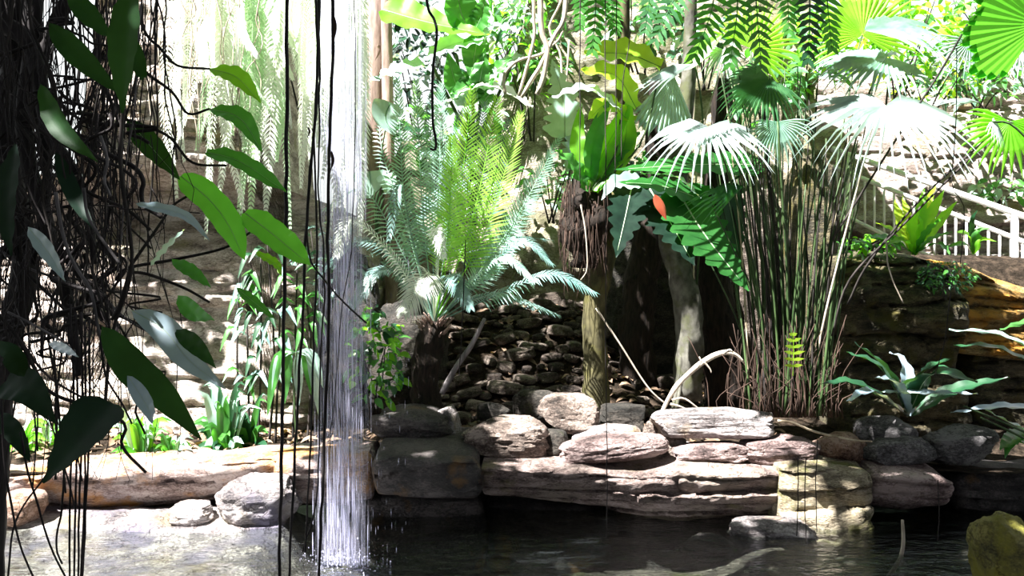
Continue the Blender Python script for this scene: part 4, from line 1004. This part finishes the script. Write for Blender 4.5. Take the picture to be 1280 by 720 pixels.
# ================================================================== weeping ferns hung from above, upper left
rr = random.Random(77)
WF = [(262, 8.6, 'fern_sunlit_white', 'weeping fern coloured sunlit white hanging leftmost over the pale wall'), (300, 9.0, 'fern_green', 'greenish weeping fern hanging right of the leftmost white one'), (345, 8.8, 'fern_green', 'green shaded weeping fern hanging behind the thickest dark vine'),
      (392, 8.4, 'fern_sunlit_white', 'weeping fern coloured sunlit white hanging behind the group of vines'), (430, 8.6, 'fern_sunlit_white', 'weeping fern coloured sunlit white hanging behind the waterfall'), (455, 9.0, 'fern_sunlit_white', 'weeping fern coloured sunlit white hanging right of the waterfall')]
for i, (px, Y, m, lab) in enumerate(WF):
    r = empty('weeping_fern', at(px, -90, Y), lab, 'fern', 'weeping ferns hung over the upper left')
    for j in range(16):
        dx = rr.uniform(-48, 48); y1 = rr.choice([rr.uniform(60, 190), rr.uniform(140, 300)]); x1 = px + dx * 1.3 + rr.gauss(0, 12)
        if i >= 4:
            x1 = min(x1, 446 + rr.uniform(0, 10)); dx = min(dx, 448 - px)
        if i == 5: y1 = min(y1, 200)
        Y1 = Y - rr.uniform(-.5, .8)
        frond(r, [(px + dx * .3, -90), (px + dx, -30), (px + dx * 1.25, y1 * .5), (x1, y1)], Y, rr.uniform(8, 17), rr.choice([m, m, 'fern_sunlit_white']), Y1=Y1, N=(rr.gauss(0, .6), -.8, .3), pairs=52, w=.012, droop=.6, ang=70, tipang=45, start=.18, rach=.006, seed=j, n=30)
for i in range(16):
    x = rr.uniform(180, 330); y1 = rr.uniform(100, 230)
    vine(wander(x, -40, x + rr.gauss(0, 14), y1, 6), 8.2, .8, 'root_pale', 'thin pale root hanging before the tan stone at upper left', 'hanging_root', 'pale roots hanging at upper left', seed=300 + i, jit=.6)
# ================================================================== railing of the stair
rl = empty('stair_railing', at(1290, 352, 12.5), 'white metal stair railing descending to the right along the pale wall', 'railing')
A0, A1 = at(1040, 186, 13.8), at(1330, 288, 12.0)
B0, B1 = at(1040, 208, 13.8), at(1330, 322, 12.0)
L0, L1 = at(1040, 262, 13.8), at(1330, 400, 12.0)
M['white_metal'] = bark_mat('white_painted_metal', (.72, .72, .72), (.82, .82, .80), rough=.4, bump=.02)
MB().tube([A0, A1], .045, .045, 8, n=8).build('handrail', M['white_metal'], rl)
MB().tube([B0, B1], .035, .035, 8, n=8).build('rail', M['white_metal'], rl)
MB().tube([L0, L1], .03, .03, 8, n=8).build('rail', M['white_metal'], rl)
for i in range(22):
    t = (i + .5) / 22
    MB().tube([B0 + (B1 - B0) * t, L0 + (L1 - L0) * t], .018, .018, 6, n=4).build('baluster', M['white_metal'], rl)
for t in (.075, .81):
    p = A0 + (A1 - A0) * t; q = L0 + (L1 - L0) * t
    MB().tube([p + [0, 0, .02], q - [0, 0, .25]], .05, .05, 10, n=4).build('post', M['white_metal'], rl)
def _ramp_fn(u, v):
    p = L0[None] + (L1 - L0)[None] * (u[:, None] * 1.3 - .15)
    return np.stack([p[:, 0], p[:, 1] - .3 + v * 2.6, p[:, 2] - .22 + 0 * v], 1)
o = grid_mb(30, 8, _ramp_fn).build('stair_floor', M['wall_pink']); tag(o, 'pale stone stair ramp under the railing', 'floor', kind='structure')

# bright bird's nest fern on the cliff rock
bf = empty('strap_fern', at(1142, 318, 9.9), 'bright green strap leaved fern standing on the dark cliff rock', 'fern')
for i, (mid, tip, wd, m, y) in enumerate([((1128, 285), (1118, 250), 15, 'leaf_lime', 10.2), ((1150, 270), (1155, 236), 15, 'leaf_bright', 10.2), ((1160, 275), (1180, 238), 15, 'leaf_bright', 10.0), ((1168, 285), (1196, 252), 14, 'leaf_bright', 9.8),
        ((1120, 292), (1095, 278), 13, 'leaf_lime', 9.7), ((1115, 300), (1088, 296), 14, 'leaf_green', 9.5), ((1165, 300), (1190, 290), 14, 'leaf_green', 9.5), ((1148, 280), (1140, 252), 14, 'leaf_bright', 9.6), ((1138, 285), (1150, 262), 14, 'leaf_bright', 9.3),
        ((1160, 290), (1178, 272), 13, 'leaf_green', 9.3), ((1172, 305), (1188, 318), 10, 'leaf_green', 9.3), ((1130, 300), (1110, 306), 12, 'leaf_bright', 9.3), ((1156, 262), (1170, 232), 12, 'leaf_lime', 10.3), ((1135, 275), (1128, 245), 12, 'leaf_lime', 10.3)]):
    leaf_part(bf, [(1142, 318), mid, tip], 9.85, wd, m, N=(0, -.6, .8), W='strap', Y1=y, wave=.012, seed=i, fold=.3)
cp = empty('cliff_plant', at(1215, 320, 10.2), 'few leaved plant on the orange rock before the railing', 'plant')
for i, (mid, tip, wd, m) in enumerate([((1210, 295), (1194, 290), 16, 'leaf_bright'), ((1222, 290), (1240, 285), 14, 'leaf_green'), ((1226, 300), (1246, 302), 10, 'leaf_bright'), ((1205, 305), (1180, 310), 9, 'leaf_green'), ((1214, 280), (1222, 262), 10, 'leaf_dark')]):
    leaf_part(cp, [(1216, 318), mid, tip], 10.2, wd, m, W='lance', Y1=10.0)
shrub('creeping_plant', 1183, 345, 9.5, 70, 40, 260, 7, .5, ['leaf_green', 'leaf_dark'], 'mat of tiny green leaves spilling over the cliff rock', seed=14, stems=3, base=345, droop=.8, dpt=.2)
shrub('cliff_weed', 1085, 305, 9.9, 70, 26, 90, 12, .6, ['leaf_green', 'leaf_bright'], 'low weeds left of the bright strap fern', seed=15, stems=3, base=316, dpt=.3)
shrub('cliff_weed', 1250, 238, 14.0, 70, 30, 60, 14, .6, ['leaf_pale', 'leaf_green'], 'pale little plant growing on the stair wall at right', seed=16, stems=3, dpt=.3)

# broad leaved plants at the lower right
bp = empty('cast_iron_plant', at(1130, 520, 8.7), 'broad leaved dark green plant above the grey stones', 'plant')
for i, (P, wd, m, y) in enumerate([([(1135, 515), (1108, 462), (1068, 428)], 26, 'leaf_dark', 8.4), ([(1135, 520), (1100, 460), (1058, 440)], 24, 'leaf_dark', 8.6), ([(1138, 512), (1165, 468), (1222, 478)], 40, 'leaf_dark', 8.1),
      ([(1136, 520), (1120, 480), (1094, 472)], 22, 'leaf_blue', 8.2), ([(1138, 512), (1150, 470), (1188, 448)], 34, 'leaf_dark', 8.3), ([(1138, 520), (1130, 455), (1112, 440)], 22, 'leaf_blue', 8.8),
      ([(1100, 490), (1160, 492), (1222, 492)], 16, 'leaf_blue', 8.0), ([(1135, 520), (1090, 490), (1058, 502)], 20, 'leaf_blue', 8.0), ([(1140, 520), (1190, 490), (1262, 472)], 26, 'leaf_dark', 8.5), ([(1135, 520), (1070, 480), (1026, 480)], 24, 'leaf_dark', 8.4)]):
    leaf_part(bp, P, 8.7, wd, m, N=(0, -.35, .95), W='lance', Y1=y, rib='vein' if i in (0, 2, 6) else False, fold=.3, wave=.012, seed=i)
wp = empty('water_arum', at(1320, 560, 8.3), 'plant with long flat leaves leaning in from the right edge', 'plant')
for i, (P, wd, m, y) in enumerate([([(1330, 470), (1260, 422), (1186, 412)], 18, 'leaf_pale', 8.3), ([(1330, 480), (1250, 436), (1192, 432)], 18, 'leaf_dark', 8.3), ([(1330, 520), (1260, 508), (1188, 516)], 16, 'leaf_blue', 8.1),
      ([(1330, 560), (1265, 530), (1232, 512)], 14, 'leaf_pale', 7.9), ([(1280, 535), (1265, 550), (1250, 562)], 22, 'leaf_green', 7.8), ([(1330, 580), (1270, 552), (1256, 572)], 22, 'leaf_green', 7.8), ([(1330, 430), (1290, 405), (1250, 412)], 20, 'leaf_green', 8.4)]):
    leaf_part(wp, P, 8.3, wd, m, N=(0, -.35, .95), W='lance', Y1=y, fold=.25, wave=.012, seed=i)
for P in ([(1330, 565), (1270, 535), (1205, 508)], [(1330, 580), (1280, 548), (1226, 522)]):
    MB().tube(pts(P, 8.0), .012, .009, 6, n=10).build('stalk', M['stem_green'], wp)

# plants in the left bed
def clump(name, px, py, Y, spec, mats, label, cat='plant', group=None, seed=0, wd=12, N=(0, -.85, .5)):
    r = empty(name, at(px, py, Y), label, cat, group); rr = random.Random(seed)
    for i, (dx, dy) in enumerate(spec):
        leaf_part(r, [(px + dx * .1, py), (px + dx * .55, py - abs(dy) * .9 - 6), (px + dx, py - dy)], Y, wd * rr.uniform(.55, .95), rr.choice(mats), N=N, W='lance', Y1=Y - rr.uniform(-.2, .35), n=10, nc=2, fold=.25)
    return r
rr = random.Random(51)
rs = lambda n, w, h: [(rr.uniform(-w, w), rr.uniform(-.2, 1) * h) for _ in range(n)]
clump('bed_plant', 20, 568, 9.0, rs(26, 42, 48), ['leaf_pale', 'fern_sunlit_white', 'leaf_bright'], 'sunlit pale plant at the left end of the bed', seed=1, wd=10)
clump('bed_plant', 62, 566, 9.2, rs(22, 30, 40), ['leaf_bright', 'leaf_pale'], 'bright grassy plant behind the heart shaped leaf', seed=2, wd=8)
clump('bed_plant', 176, 574, 8.8, rs(30, 42, 64), ['leaf_green', 'leaf_pale', 'leaf_bright'], 'rosette with pale and green leaves on the left bed', seed=3, wd=13)
clump('bed_plant', 214, 576, 8.75, rs(22, 30, 34), ['leaf_green', 'leaf_pale'], 'low rosette beside the pale and green one on the left bed', seed=4, wd=11)
clump('bed_plant', 282, 570, 9.0, rs(44, 46, 96), ['leaf_green', 'leaf_dark', 'leaf_pale'], 'large dim leafy rosette left of the thickest vine', seed=5, wd=16)
clump('bed_plant', 310, 560, 9.2, rs(20, 36, 70), ['leaf_dark', 'leaf_green'], 'dark leafy plant behind the large rosette', seed=6, wd=14)
for i, (x0, x1, y1, lab) in enumerate([(302, 300, 330, 'first slim bamboo cane from the left of the bed'), (312, 308, 350, 'second slim bamboo cane from the left of the bed'), (322, 326, 318, 'third slim bamboo cane in the left bed'), (336, 334, 300, 'fourth slim bamboo cane left of the vine'), (344, 352, 330, 'fifth slim bamboo cane behind the vine'), (366, 372, 320, 'sixth slim bamboo cane right of the vine'), (384, 380, 340, 'last slim bamboo cane before the waterfall')]):
    r = empty('bamboo_cane', at(x0, 560, 9.4), lab, 'bamboo', 'bamboo canes in the left bed')
    MB().tube(pts([(x0, 560), (x0 + rr.gauss(0, 4), 450), (x1, y1)], 9.4), .014, .008, 6, n=14).build('stem', M['stem_dark'], r)
    mb = MB()
    for j in range(9):
        a = rr.uniform(y1, 480); s = rr.choice((-1, 1)); l = rr.uniform(12, 28)
        mb.blade(pts([(x0 + (x1 - x0) * .5, a), (x0 + s * l * .5, a - 6), (x0 + s * l, a + rr.uniform(5, 26))], 9.4, 9.2), W_lance(.03), n=6, nc=1)
    mb.build('foliage', M[rr.choice(['leaf_dark', 'cyc_teal', 'leaf_green'])], r)
bb = empty('palm_seedling', at(372, 565, 8.9), 'pale leaved plant between the vines left of the waterfall', 'plant')
for i, (dx, dy) in enumerate([(-30, -62), (-14, -72), (4, -74), (20, -62), (34, -50), (-36, -90), (30, -95)]):
    leaf_part(bb, [(370, 440), (370 + dx * .6, 445), (370 + dx, 440 - dy * .9)], 8.9, 13, ['leaf_pale', 'leaf_green'][i % 2], N=(0, -.8, .5), n=8, nc=2)
MB().tube(pts([(372, 565), (368, 500), (370, 440)], 8.9), .012, .01, 6).build('stem', M['stem_green'], bb)
mb = MB(); rr = random.Random(61)
for i in range(900):
    zone = rr.random()
    if zone < .35: x = rr.uniform(-5, -1.4); Y = rr.uniform(8.6, 10)
    else: x = rr.uniform(-1.3, 3.0); Y = rr.uniform(8.6, 12.3)
    z = float(ground_z(x, Y)) + rr.uniform(.01, .05); a = rr.uniform(0, 6.28); l = rr.uniform(.04, .10)
    d = np.array([math.cos(a), math.sin(a), rr.uniform(-.3, .4)]) * l; p = np.array([x, Y, z])
    mb.blade([p - d, p + [0, 0, l * .3], p + d], W_lance(l * .45), N=(rr.gauss(0, .3), -.3, 1), n=4, nc=1, fold=.4)
o = mb.build('leaf_litter', M['litter']); tag(o, 'dry brown leaf litter on the soil', 'leaves', kind='stuff')

# ================================================================== black rock masses put in the middle, their colour standing for deep shade
stone('rock', (744, 226, 930, 530), 11.2, .9, 91, M['stone_black_and_shade'], 'added rock face, coloured black for the deep shade between the trunks', 'rock', p=4, res=22, rough=.12)
stone('rock', (448, 372, 560, 530), 10.2, 1.0, 92, M['stone_black_and_shade'], 'rock behind the cycad trunk, coloured black for the shade there', 'rock', p=3, res=20, rough=.15)
stone('rock', (380, 300, 470, 545), 10.4, 1.0, 93, M['stone_black_and_shade'], 'rock behind the waterfall, coloured black for the shade there', 'rock', p=3, res=20, rough=.15)

stone('rock', (900, 228, 1012, 510), 11.4, .8, 94, M['rubble'], 'brown leaf strewn bank behind the tall stems', 'bank', p=3, res=24, rough=.2)
# ================================================================== plants at the top and behind
def tree(px, Y, r, top, mat, label, bottom=480):
    r0 = empty('tree', at(px[0], bottom, Y), label, 'tree')
    n = len(px); MB().tube(pts([(p, bottom + (top - bottom) * i / (n - 1)) for i, p in enumerate(px)], Y), r, r * .7, 12, n=30, wob=.15).build('trunk', M[mat], r0)
    return r0
tree([456, 462, 470, 478], 13.0, .22, -100, 'trunk_red', 'wide reddish trunk behind the white weeping fern')
tree([492, 488, 484, 482], 12.8, .10, -100, 'trunk_red', 'slim reddish trunk right of the wide reddish trunk')
tr = empty('taro', at(590, 330, 12.2), 'tall green taro with big leaves at top centre left', 'taro')
for i, (P, wd, m, N, W) in enumerate([([(478, 12), (535, 28), (612, 44)], 48, 'leaf_bright', (0, -.85, .5), 'heart'), ([(602, 46), (560, 58), (528, 76)], 44, 'leaf_pale', (0, -.7, .7), 'heart'), ([(588, 40), (576, 15), (570, -30)], 44, 'leaf_green', (.2, -.9, .2), 'lance'),
      ([(590, 44), (602, 20), (606, -5)], 30, 'leaf_green', (-.3, -.9, .2), 'lance'), ([(532, 82), (498, 88), (458, 104)], 40, 'leaf_pale', (0, -.5, .85), 'heart'), ([(598, 42), (594, 65), (588, 98)], 34, 'leaf_green', (0, -.9, .3), 'lance'),
      ([(600, 55), (620, 36), (650, 38)], 24, 'leaf_pale', (0, -.6, .8), 'lance'), ([(590, 130), (570, 105), (560, 66)], 30, 'leaf_green', (0, -.9, .3), 'lance'), ([(590, 130), (600, 100), (606, 60)], 26, 'leaf_green', (0, -.9, .3), 'lance'),
      ([(590, 125), (612, 96), (640, 72)], 30, 'leaf_green', (0, -.8, .5), 'lance'), ([(590, 92), (585, 106), (562, 118)], 34, 'leaf_green', (0, -.9, .3), 'heart'), ([(590, 92), (604, 104), (618, 112)], 34, 'leaf_green', (0, -.9, .3), 'heart'),
      ([(560, 128), (610, 108), (666, 134)], 36, 'fern_sunlit_white', (0, -.3, .95), 'oblong'), ([(588, 112), (578, 122), (584, 142)], 34, 'leaf_pale', (0, -.9, .3), 'heart'), ([(612, 118), (606, 126), (606, 138)], 22, 'leaf_green', (0, -.9, .3), 'heart'), ([(655, 68), (630, 82), (612, 100)], 20, 'leaf_pale', (0, -.6, .8), 'lance')]):
    leaf_part(tr, P, 11.6, wd, m, N=N, W=W, wave=.03, seed=i, rib='vein', Y1=11.4)
for x in (540, 570, 590, 610, 640):
    MB().tube(pts([(590, 330), (592, 200), (x, 60 + abs(x - 590) * .4)], 12.1, 11.7), .03, .02, 6, n=12).build('petiole', M['stem_green'], tr)
# pale lianas
for i, (P, r, lab) in enumerate([([(704, -60), (706, 20), (690, 50), (676, 80), (652, 122)], 4, 'thickest pale liana slanting down left at top centre'), ([(678, -60), (676, 30), (684, 60), (680, 95), (672, 118)], 5, 'straight pale liana beside the slanting one'),
      ([(632, 118), (630, 95), (648, 76), (676, 68), (696, 52), (704, 38)], 2.6, 'pale liana bent into a loop at top centre'), ([(720, -60), (698, 10), (684, 40), (700, 60), (704, 140)], 2, 'thin pale liana hanging before the tan cliff'), ([(712, 50), (708, 100), (706, 160)], 1.6, 'thinnest pale liana right of the looped one'),
      ([(660, -60), (668, 30), (660, 80), (648, 120)], 3, 'pale liana left of the straight one')]):
    vine(P, 11.2, r * .8, 'root_pale', lab, 'liana', 'pale lianas at top centre', seed=400 + i, jit=1.0)
for i, (P, Y) in enumerate([([(896, 230), (868, 180), (868, 100), (872, 60)], 11.8)]):
    vine(P, Y, 3, 'root_pale', 'pale stem before the tan cliff left of the fan leaves', 'liana', seed=420)

# feather leaves of fishtail palms hanging into the top
TF = [([(742, -70), (745, 0), (740, 66)], 26, 'leaf_green', 7.2), ([(762, -70), (764, -10), (768, 40)], 26, 'leaf_green', 7.3), ([(722, -70), (726, -20), (724, 34)], 22, 'leaf_green', 7.4),
      ([(868, -70), (846, -10), (818, 52)], 30, 'fan_dark', 8.2), ([(886, -70), (892, 0), (868, 72)], 34, 'leaf_green', 7.0), ([(912, -70), (922, 0), (912, 84)], 30, 'leaf_green', 6.8), ([(950, -70), (945, -10), (952, 86)], 30, 'fan_dark', 6.9),
      ([(1004, -70), (1012, 0), (1010, 78)], 30, 'leaf_dark', 6.6), ([(1030, -70), (1034, 0), (1040, 62)], 28, 'leaf_green', 6.7), ([(980, -70), (984, -20), (986, 40)], 28, 'leaf_green', 7.4), ([(800, -70), (812, -20), (806, 40)], 24, 'fan_dark', 8.4)]
tp = [empty('fishtail_palm', at(x, -75, 7.2), lab, 'palm', 'feather leaves hanging into the top') for x, lab in ((742, 'dark feather leaves hanging at top above the lime rosette'), (840, 'dim feather leaves at top before the tan cliff'), (915, 'dark feather leaves at top above the white fan leaves'), (1015, 'darkest feather leaves hanging at top over the tall stems'))]
for i, (P, l, m, Y) in enumerate(TF):
    x = P[0][0]; par = tp[0] if x < 790 else tp[1] if x < 870 else tp[2] if x < 970 else tp[3]
    frond(par, P, Y, l, m, N=(.1, -.95, .2), pairs=15, w=.021, droop=.18, ang=78, tipang=35, start=.05, rach=.008, seed=i, Y1=Y - .1, prof=lambda t: max(.25, 1 - .75 * max(0, t - .3)))
# foliage masses on top of the cliffs
BG = 'shrubs growing on and behind the cliffs'
for i, (px, py, Y, w, h, n, l, ra, mats, lab) in enumerate([
    (520, 70, 15.0, 120, 150, 330, 15, .55, ['leaf_deep', 'leaf_dark', 'leaf_blue'], 'dark small leaved tree crown behind the reddish trunks'), (660, 60, 13.0, 110, 130, 300, 18, .3, ['leaf_green', 'leaf_dark', 'leaf_bright'], 'tangled green shrub behind the pale lianas'),
    (630, 20, 13.6, 120, 70, 160, 22, .45, ['leaf_pale', 'leaf_green'], 'pale leaved shrub above the taro'), (800, 20, 12.4, 130, 80, 170, 20, .5, ['leaf_pale', 'leaf_dark', 'leaf_green'], 'mixed shrub on the cliff behind the feather leaves'),
    (880, 50, 12.0, 60, 70, 70, 22, .55, ['leaf_pale', 'leaf_dark'], 'pale leaved shrub beside the hanging fan leaf'), (1110, 40, 13.2, 180, 110, 300, 22, .4, ['leaf_lime', 'leaf_bright', 'leaf_green'], 'lime green shrub behind the upper fan leaves'),
    (1010, 60, 12.6, 110, 120, 220, 24, .4, ['leaf_bright', 'fan_dark', 'leaf_green'], 'green shrub behind the tall stems at top'), (1160, 95, 13.8, 130, 70, 220, 18, .3, ['leaf_green', 'leaf_lime', 'leaf_dark'], 'grassy shrub on the brow of the pale wall'),
    (1230, 95, 14.4, 150, 60, 200, 20, .35, ['fan_blue', 'leaf_dark', 'leaf_green'], 'blue green shrub on the right end of the pale wall'), (1240, 20, 15.0, 160, 90, 220, 20, .4, ['leaf_green', 'leaf_lime', 'leaf_pale'], 'sunlit shrub at top right corner'),
    (950, 105, 11.0, 90, 90, 120, 22, .45, ['leaf_green', 'fan_dark'], 'dim green shrub behind the white fan leaves'), (690, 225, 12.3, 90, 60, 90, 13, .6, ['leaf_green', 'leaf_pale'], 'creeper on the tan cliff behind the rosette'),
    (800, 215, 10.2, 60, 60, 80, 14, .5, ['leaf_green', 'leaf_dark'], 'small shrub behind the philodendron'), (560, 160, 12.4, 150, 90, 140, 22, .5, ['leaf_green', 'leaf_pale', 'leaf_dark'], 'shrub behind the tips of the cycad fronds'),
    (380, 40, 11.5, 130, 120, 200, 16, .4, ['fern_green', 'fern_sunlit_white'], 'pale green shrub behind the weeping ferns')]):
    shrub('shrub', px, py, Y, w, h, n, l, ra, mats, lab, group=BG, seed=100 + i, dpt=.7, base=py + h * .9)

# ================================================================== canopy boughs added out of view, placed to shade the pool, gap and tangle
M['unseen_canopy'] = leaf_mat('unseen_canopy_leaf', (.02, .07, .02), (.05, .13, .03), trans=.12, rough=.5)
def unseen_canopy(label, rects, z, l, dens, seed):
    rr = random.Random(seed); cx = sum((r[0] + r[1]) / 2 for r in rects) / len(rects); cyy = sum((r[2] + r[3]) / 2 for r in rects) / len(rects)
    r0 = empty('unseen_canopy_branch', (cx, cyy, z), label, 'added shade branch', 'added boughs out of view that cast shade'); mb = MB(); br = MB()
    for x0, x1, y0, y1 in rects:
        n = int((x1 - x0) * (y1 - y0) / (l * l * .32) * dens)
        for i in range(n):
            p = np.array([rr.uniform(x0, x1), rr.uniform(y0, y1), z + rr.uniform(-.2, .3)]); a = rr.uniform(0, 6.28)
            d = np.array([math.cos(a), math.sin(a), rr.uniform(-.5, .1)]) * l * rr.uniform(.7, 1.2)
            mb.blade([p, p + d * .5 + [0, 0, .04], p + d], W_heart(l * .32), N=(rr.gauss(0, .35), rr.gauss(0, .35), 1), n=6, nc=1)
        br.tube([((x0 + x1) / 2 - (x1 - x0) * .5, (y0 + y1) / 2, z - .1), ((x0 + x1) / 2, (y0 + y1) / 2 + .1, z), (x1, (y0 + y1) / 2, z)], .05, .02, 7)
    br.build('branch', M['stem_brown'], r0); mb.build('foliage', M['unseen_canopy'], r0)
ZC = 6.2
unseen_canopy('added unseen leafy bough shading the rubble slope', [(-3.3, -.9, 8.85, 10.6), (-1.3, .5, 8.5, 10.1)], ZC, .3, 1.7, 1)
unseen_canopy('added unseen leafy bough shading the dark cliff rock at right', [(1.2, 2.6, 7.95, 8.6), (-.3, 2.6, 5.2, 6.6)], ZC, .3, 2.2, 2)
unseen_canopy('added unseen leafy bough shading the pool', [(-4.8, -3.1, 5.2, 7.1), (-4.2, 2.2, 2.2, 5.35)], ZC, .3, 3.4, 3)
unseen_canopy('added unseen leafy bough shading the tangle at left', [(-6.5, -2.2, 0.0, 3.3)], ZC, .35, 3.2, 4)
unseen_canopy('thin added unseen leafy bough dappling the pale wall at left', [(-7.2, -4.4, 8.2, 9.2)], ZC, .3, 1.0, 5)
# ================================================================== light, sky, camera
SUN = unit([-.44, -.30, .85])
ld = bpy.data.lights.new('sun', 'SUN'); ld.energy = 26; ld.angle = math.radians(.6); ld.color = (1, .975, .955)
lo = bpy.data.objects.new('sun', ld); C.objects.link(lo); lo.location = (-6, -2, 14)
lo.rotation_euler = Vector([-a for a in SUN]).to_track_quat('-Z', 'Y').to_euler()

w = bpy.data.worlds.new('sky'); bpy.context.scene.world = w; w.use_nodes = True
nt = w.node_tree; nt.nodes.clear(); L = nt.links.new
tc = nt.nodes.new('ShaderNodeTexCoord'); sp = nt.nodes.new('ShaderNodeSeparateXYZ'); L(tc.outputs['Generated'], sp.inputs[0])
zr = _ramp(nt, sp.outputs['Z'], [(.0, (.04, .05, .035)), (.10, (.9, .95, .93)), (.45, (1.3, 1.35, 1.4)), (.75, (.55, .6, .66)), (1, (.5, .55, .6))])
my = nt.nodes.new('ShaderNodeMapRange'); my.inputs[1].default_value = -1; my.inputs[2].default_value = 1; L(sp.outputs['Y'], my.inputs[0])
yr_ = _ramp(nt, my.outputs[0], [(.25, (.22, .22, .24)), (.75, (1, 1, 1))])
mu = nt.nodes.new('ShaderNodeMix'); mu.data_type = 'RGBA'; mu.blend_type = 'MULTIPLY'; mu.inputs[0].default_value = 1
L(zr.outputs[0], mu.inputs[6]); L(yr_.outputs[0], mu.inputs[7]); r = mu
bg = nt.nodes.new('ShaderNodeBackground'); L(r.outputs[2], bg.inputs['Color']); bg.inputs['Strength'].default_value = 1.0
wo = nt.nodes.new('ShaderNodeOutputWorld'); L(bg.outputs[0], wo.inputs['Surface'])

cd = bpy.data.cameras.new('camera'); cd.sensor_width = 36; cd.lens = 36 * F / 1280; cd.clip_end = 200
co = bpy.data.objects.new('camera', cd); C.objects.link(co); co.location = (0, 0, CAM_Z); co.rotation_euler = (math.pi / 2, 0, 0)
sc = bpy.context.scene; sc.camera = co
sc.view_settings.view_transform = 'Standard'; sc.view_settings.look = 'None'; sc.view_settings.gamma = 1; sc.view_settings.exposure = .38
sc.view_settings.use_curve_mapping = False
sc.cycles.max_bounces = 8; sc.cycles.transparent_max_bounces = 24; sc.cycles.diffuse_bounces = 3
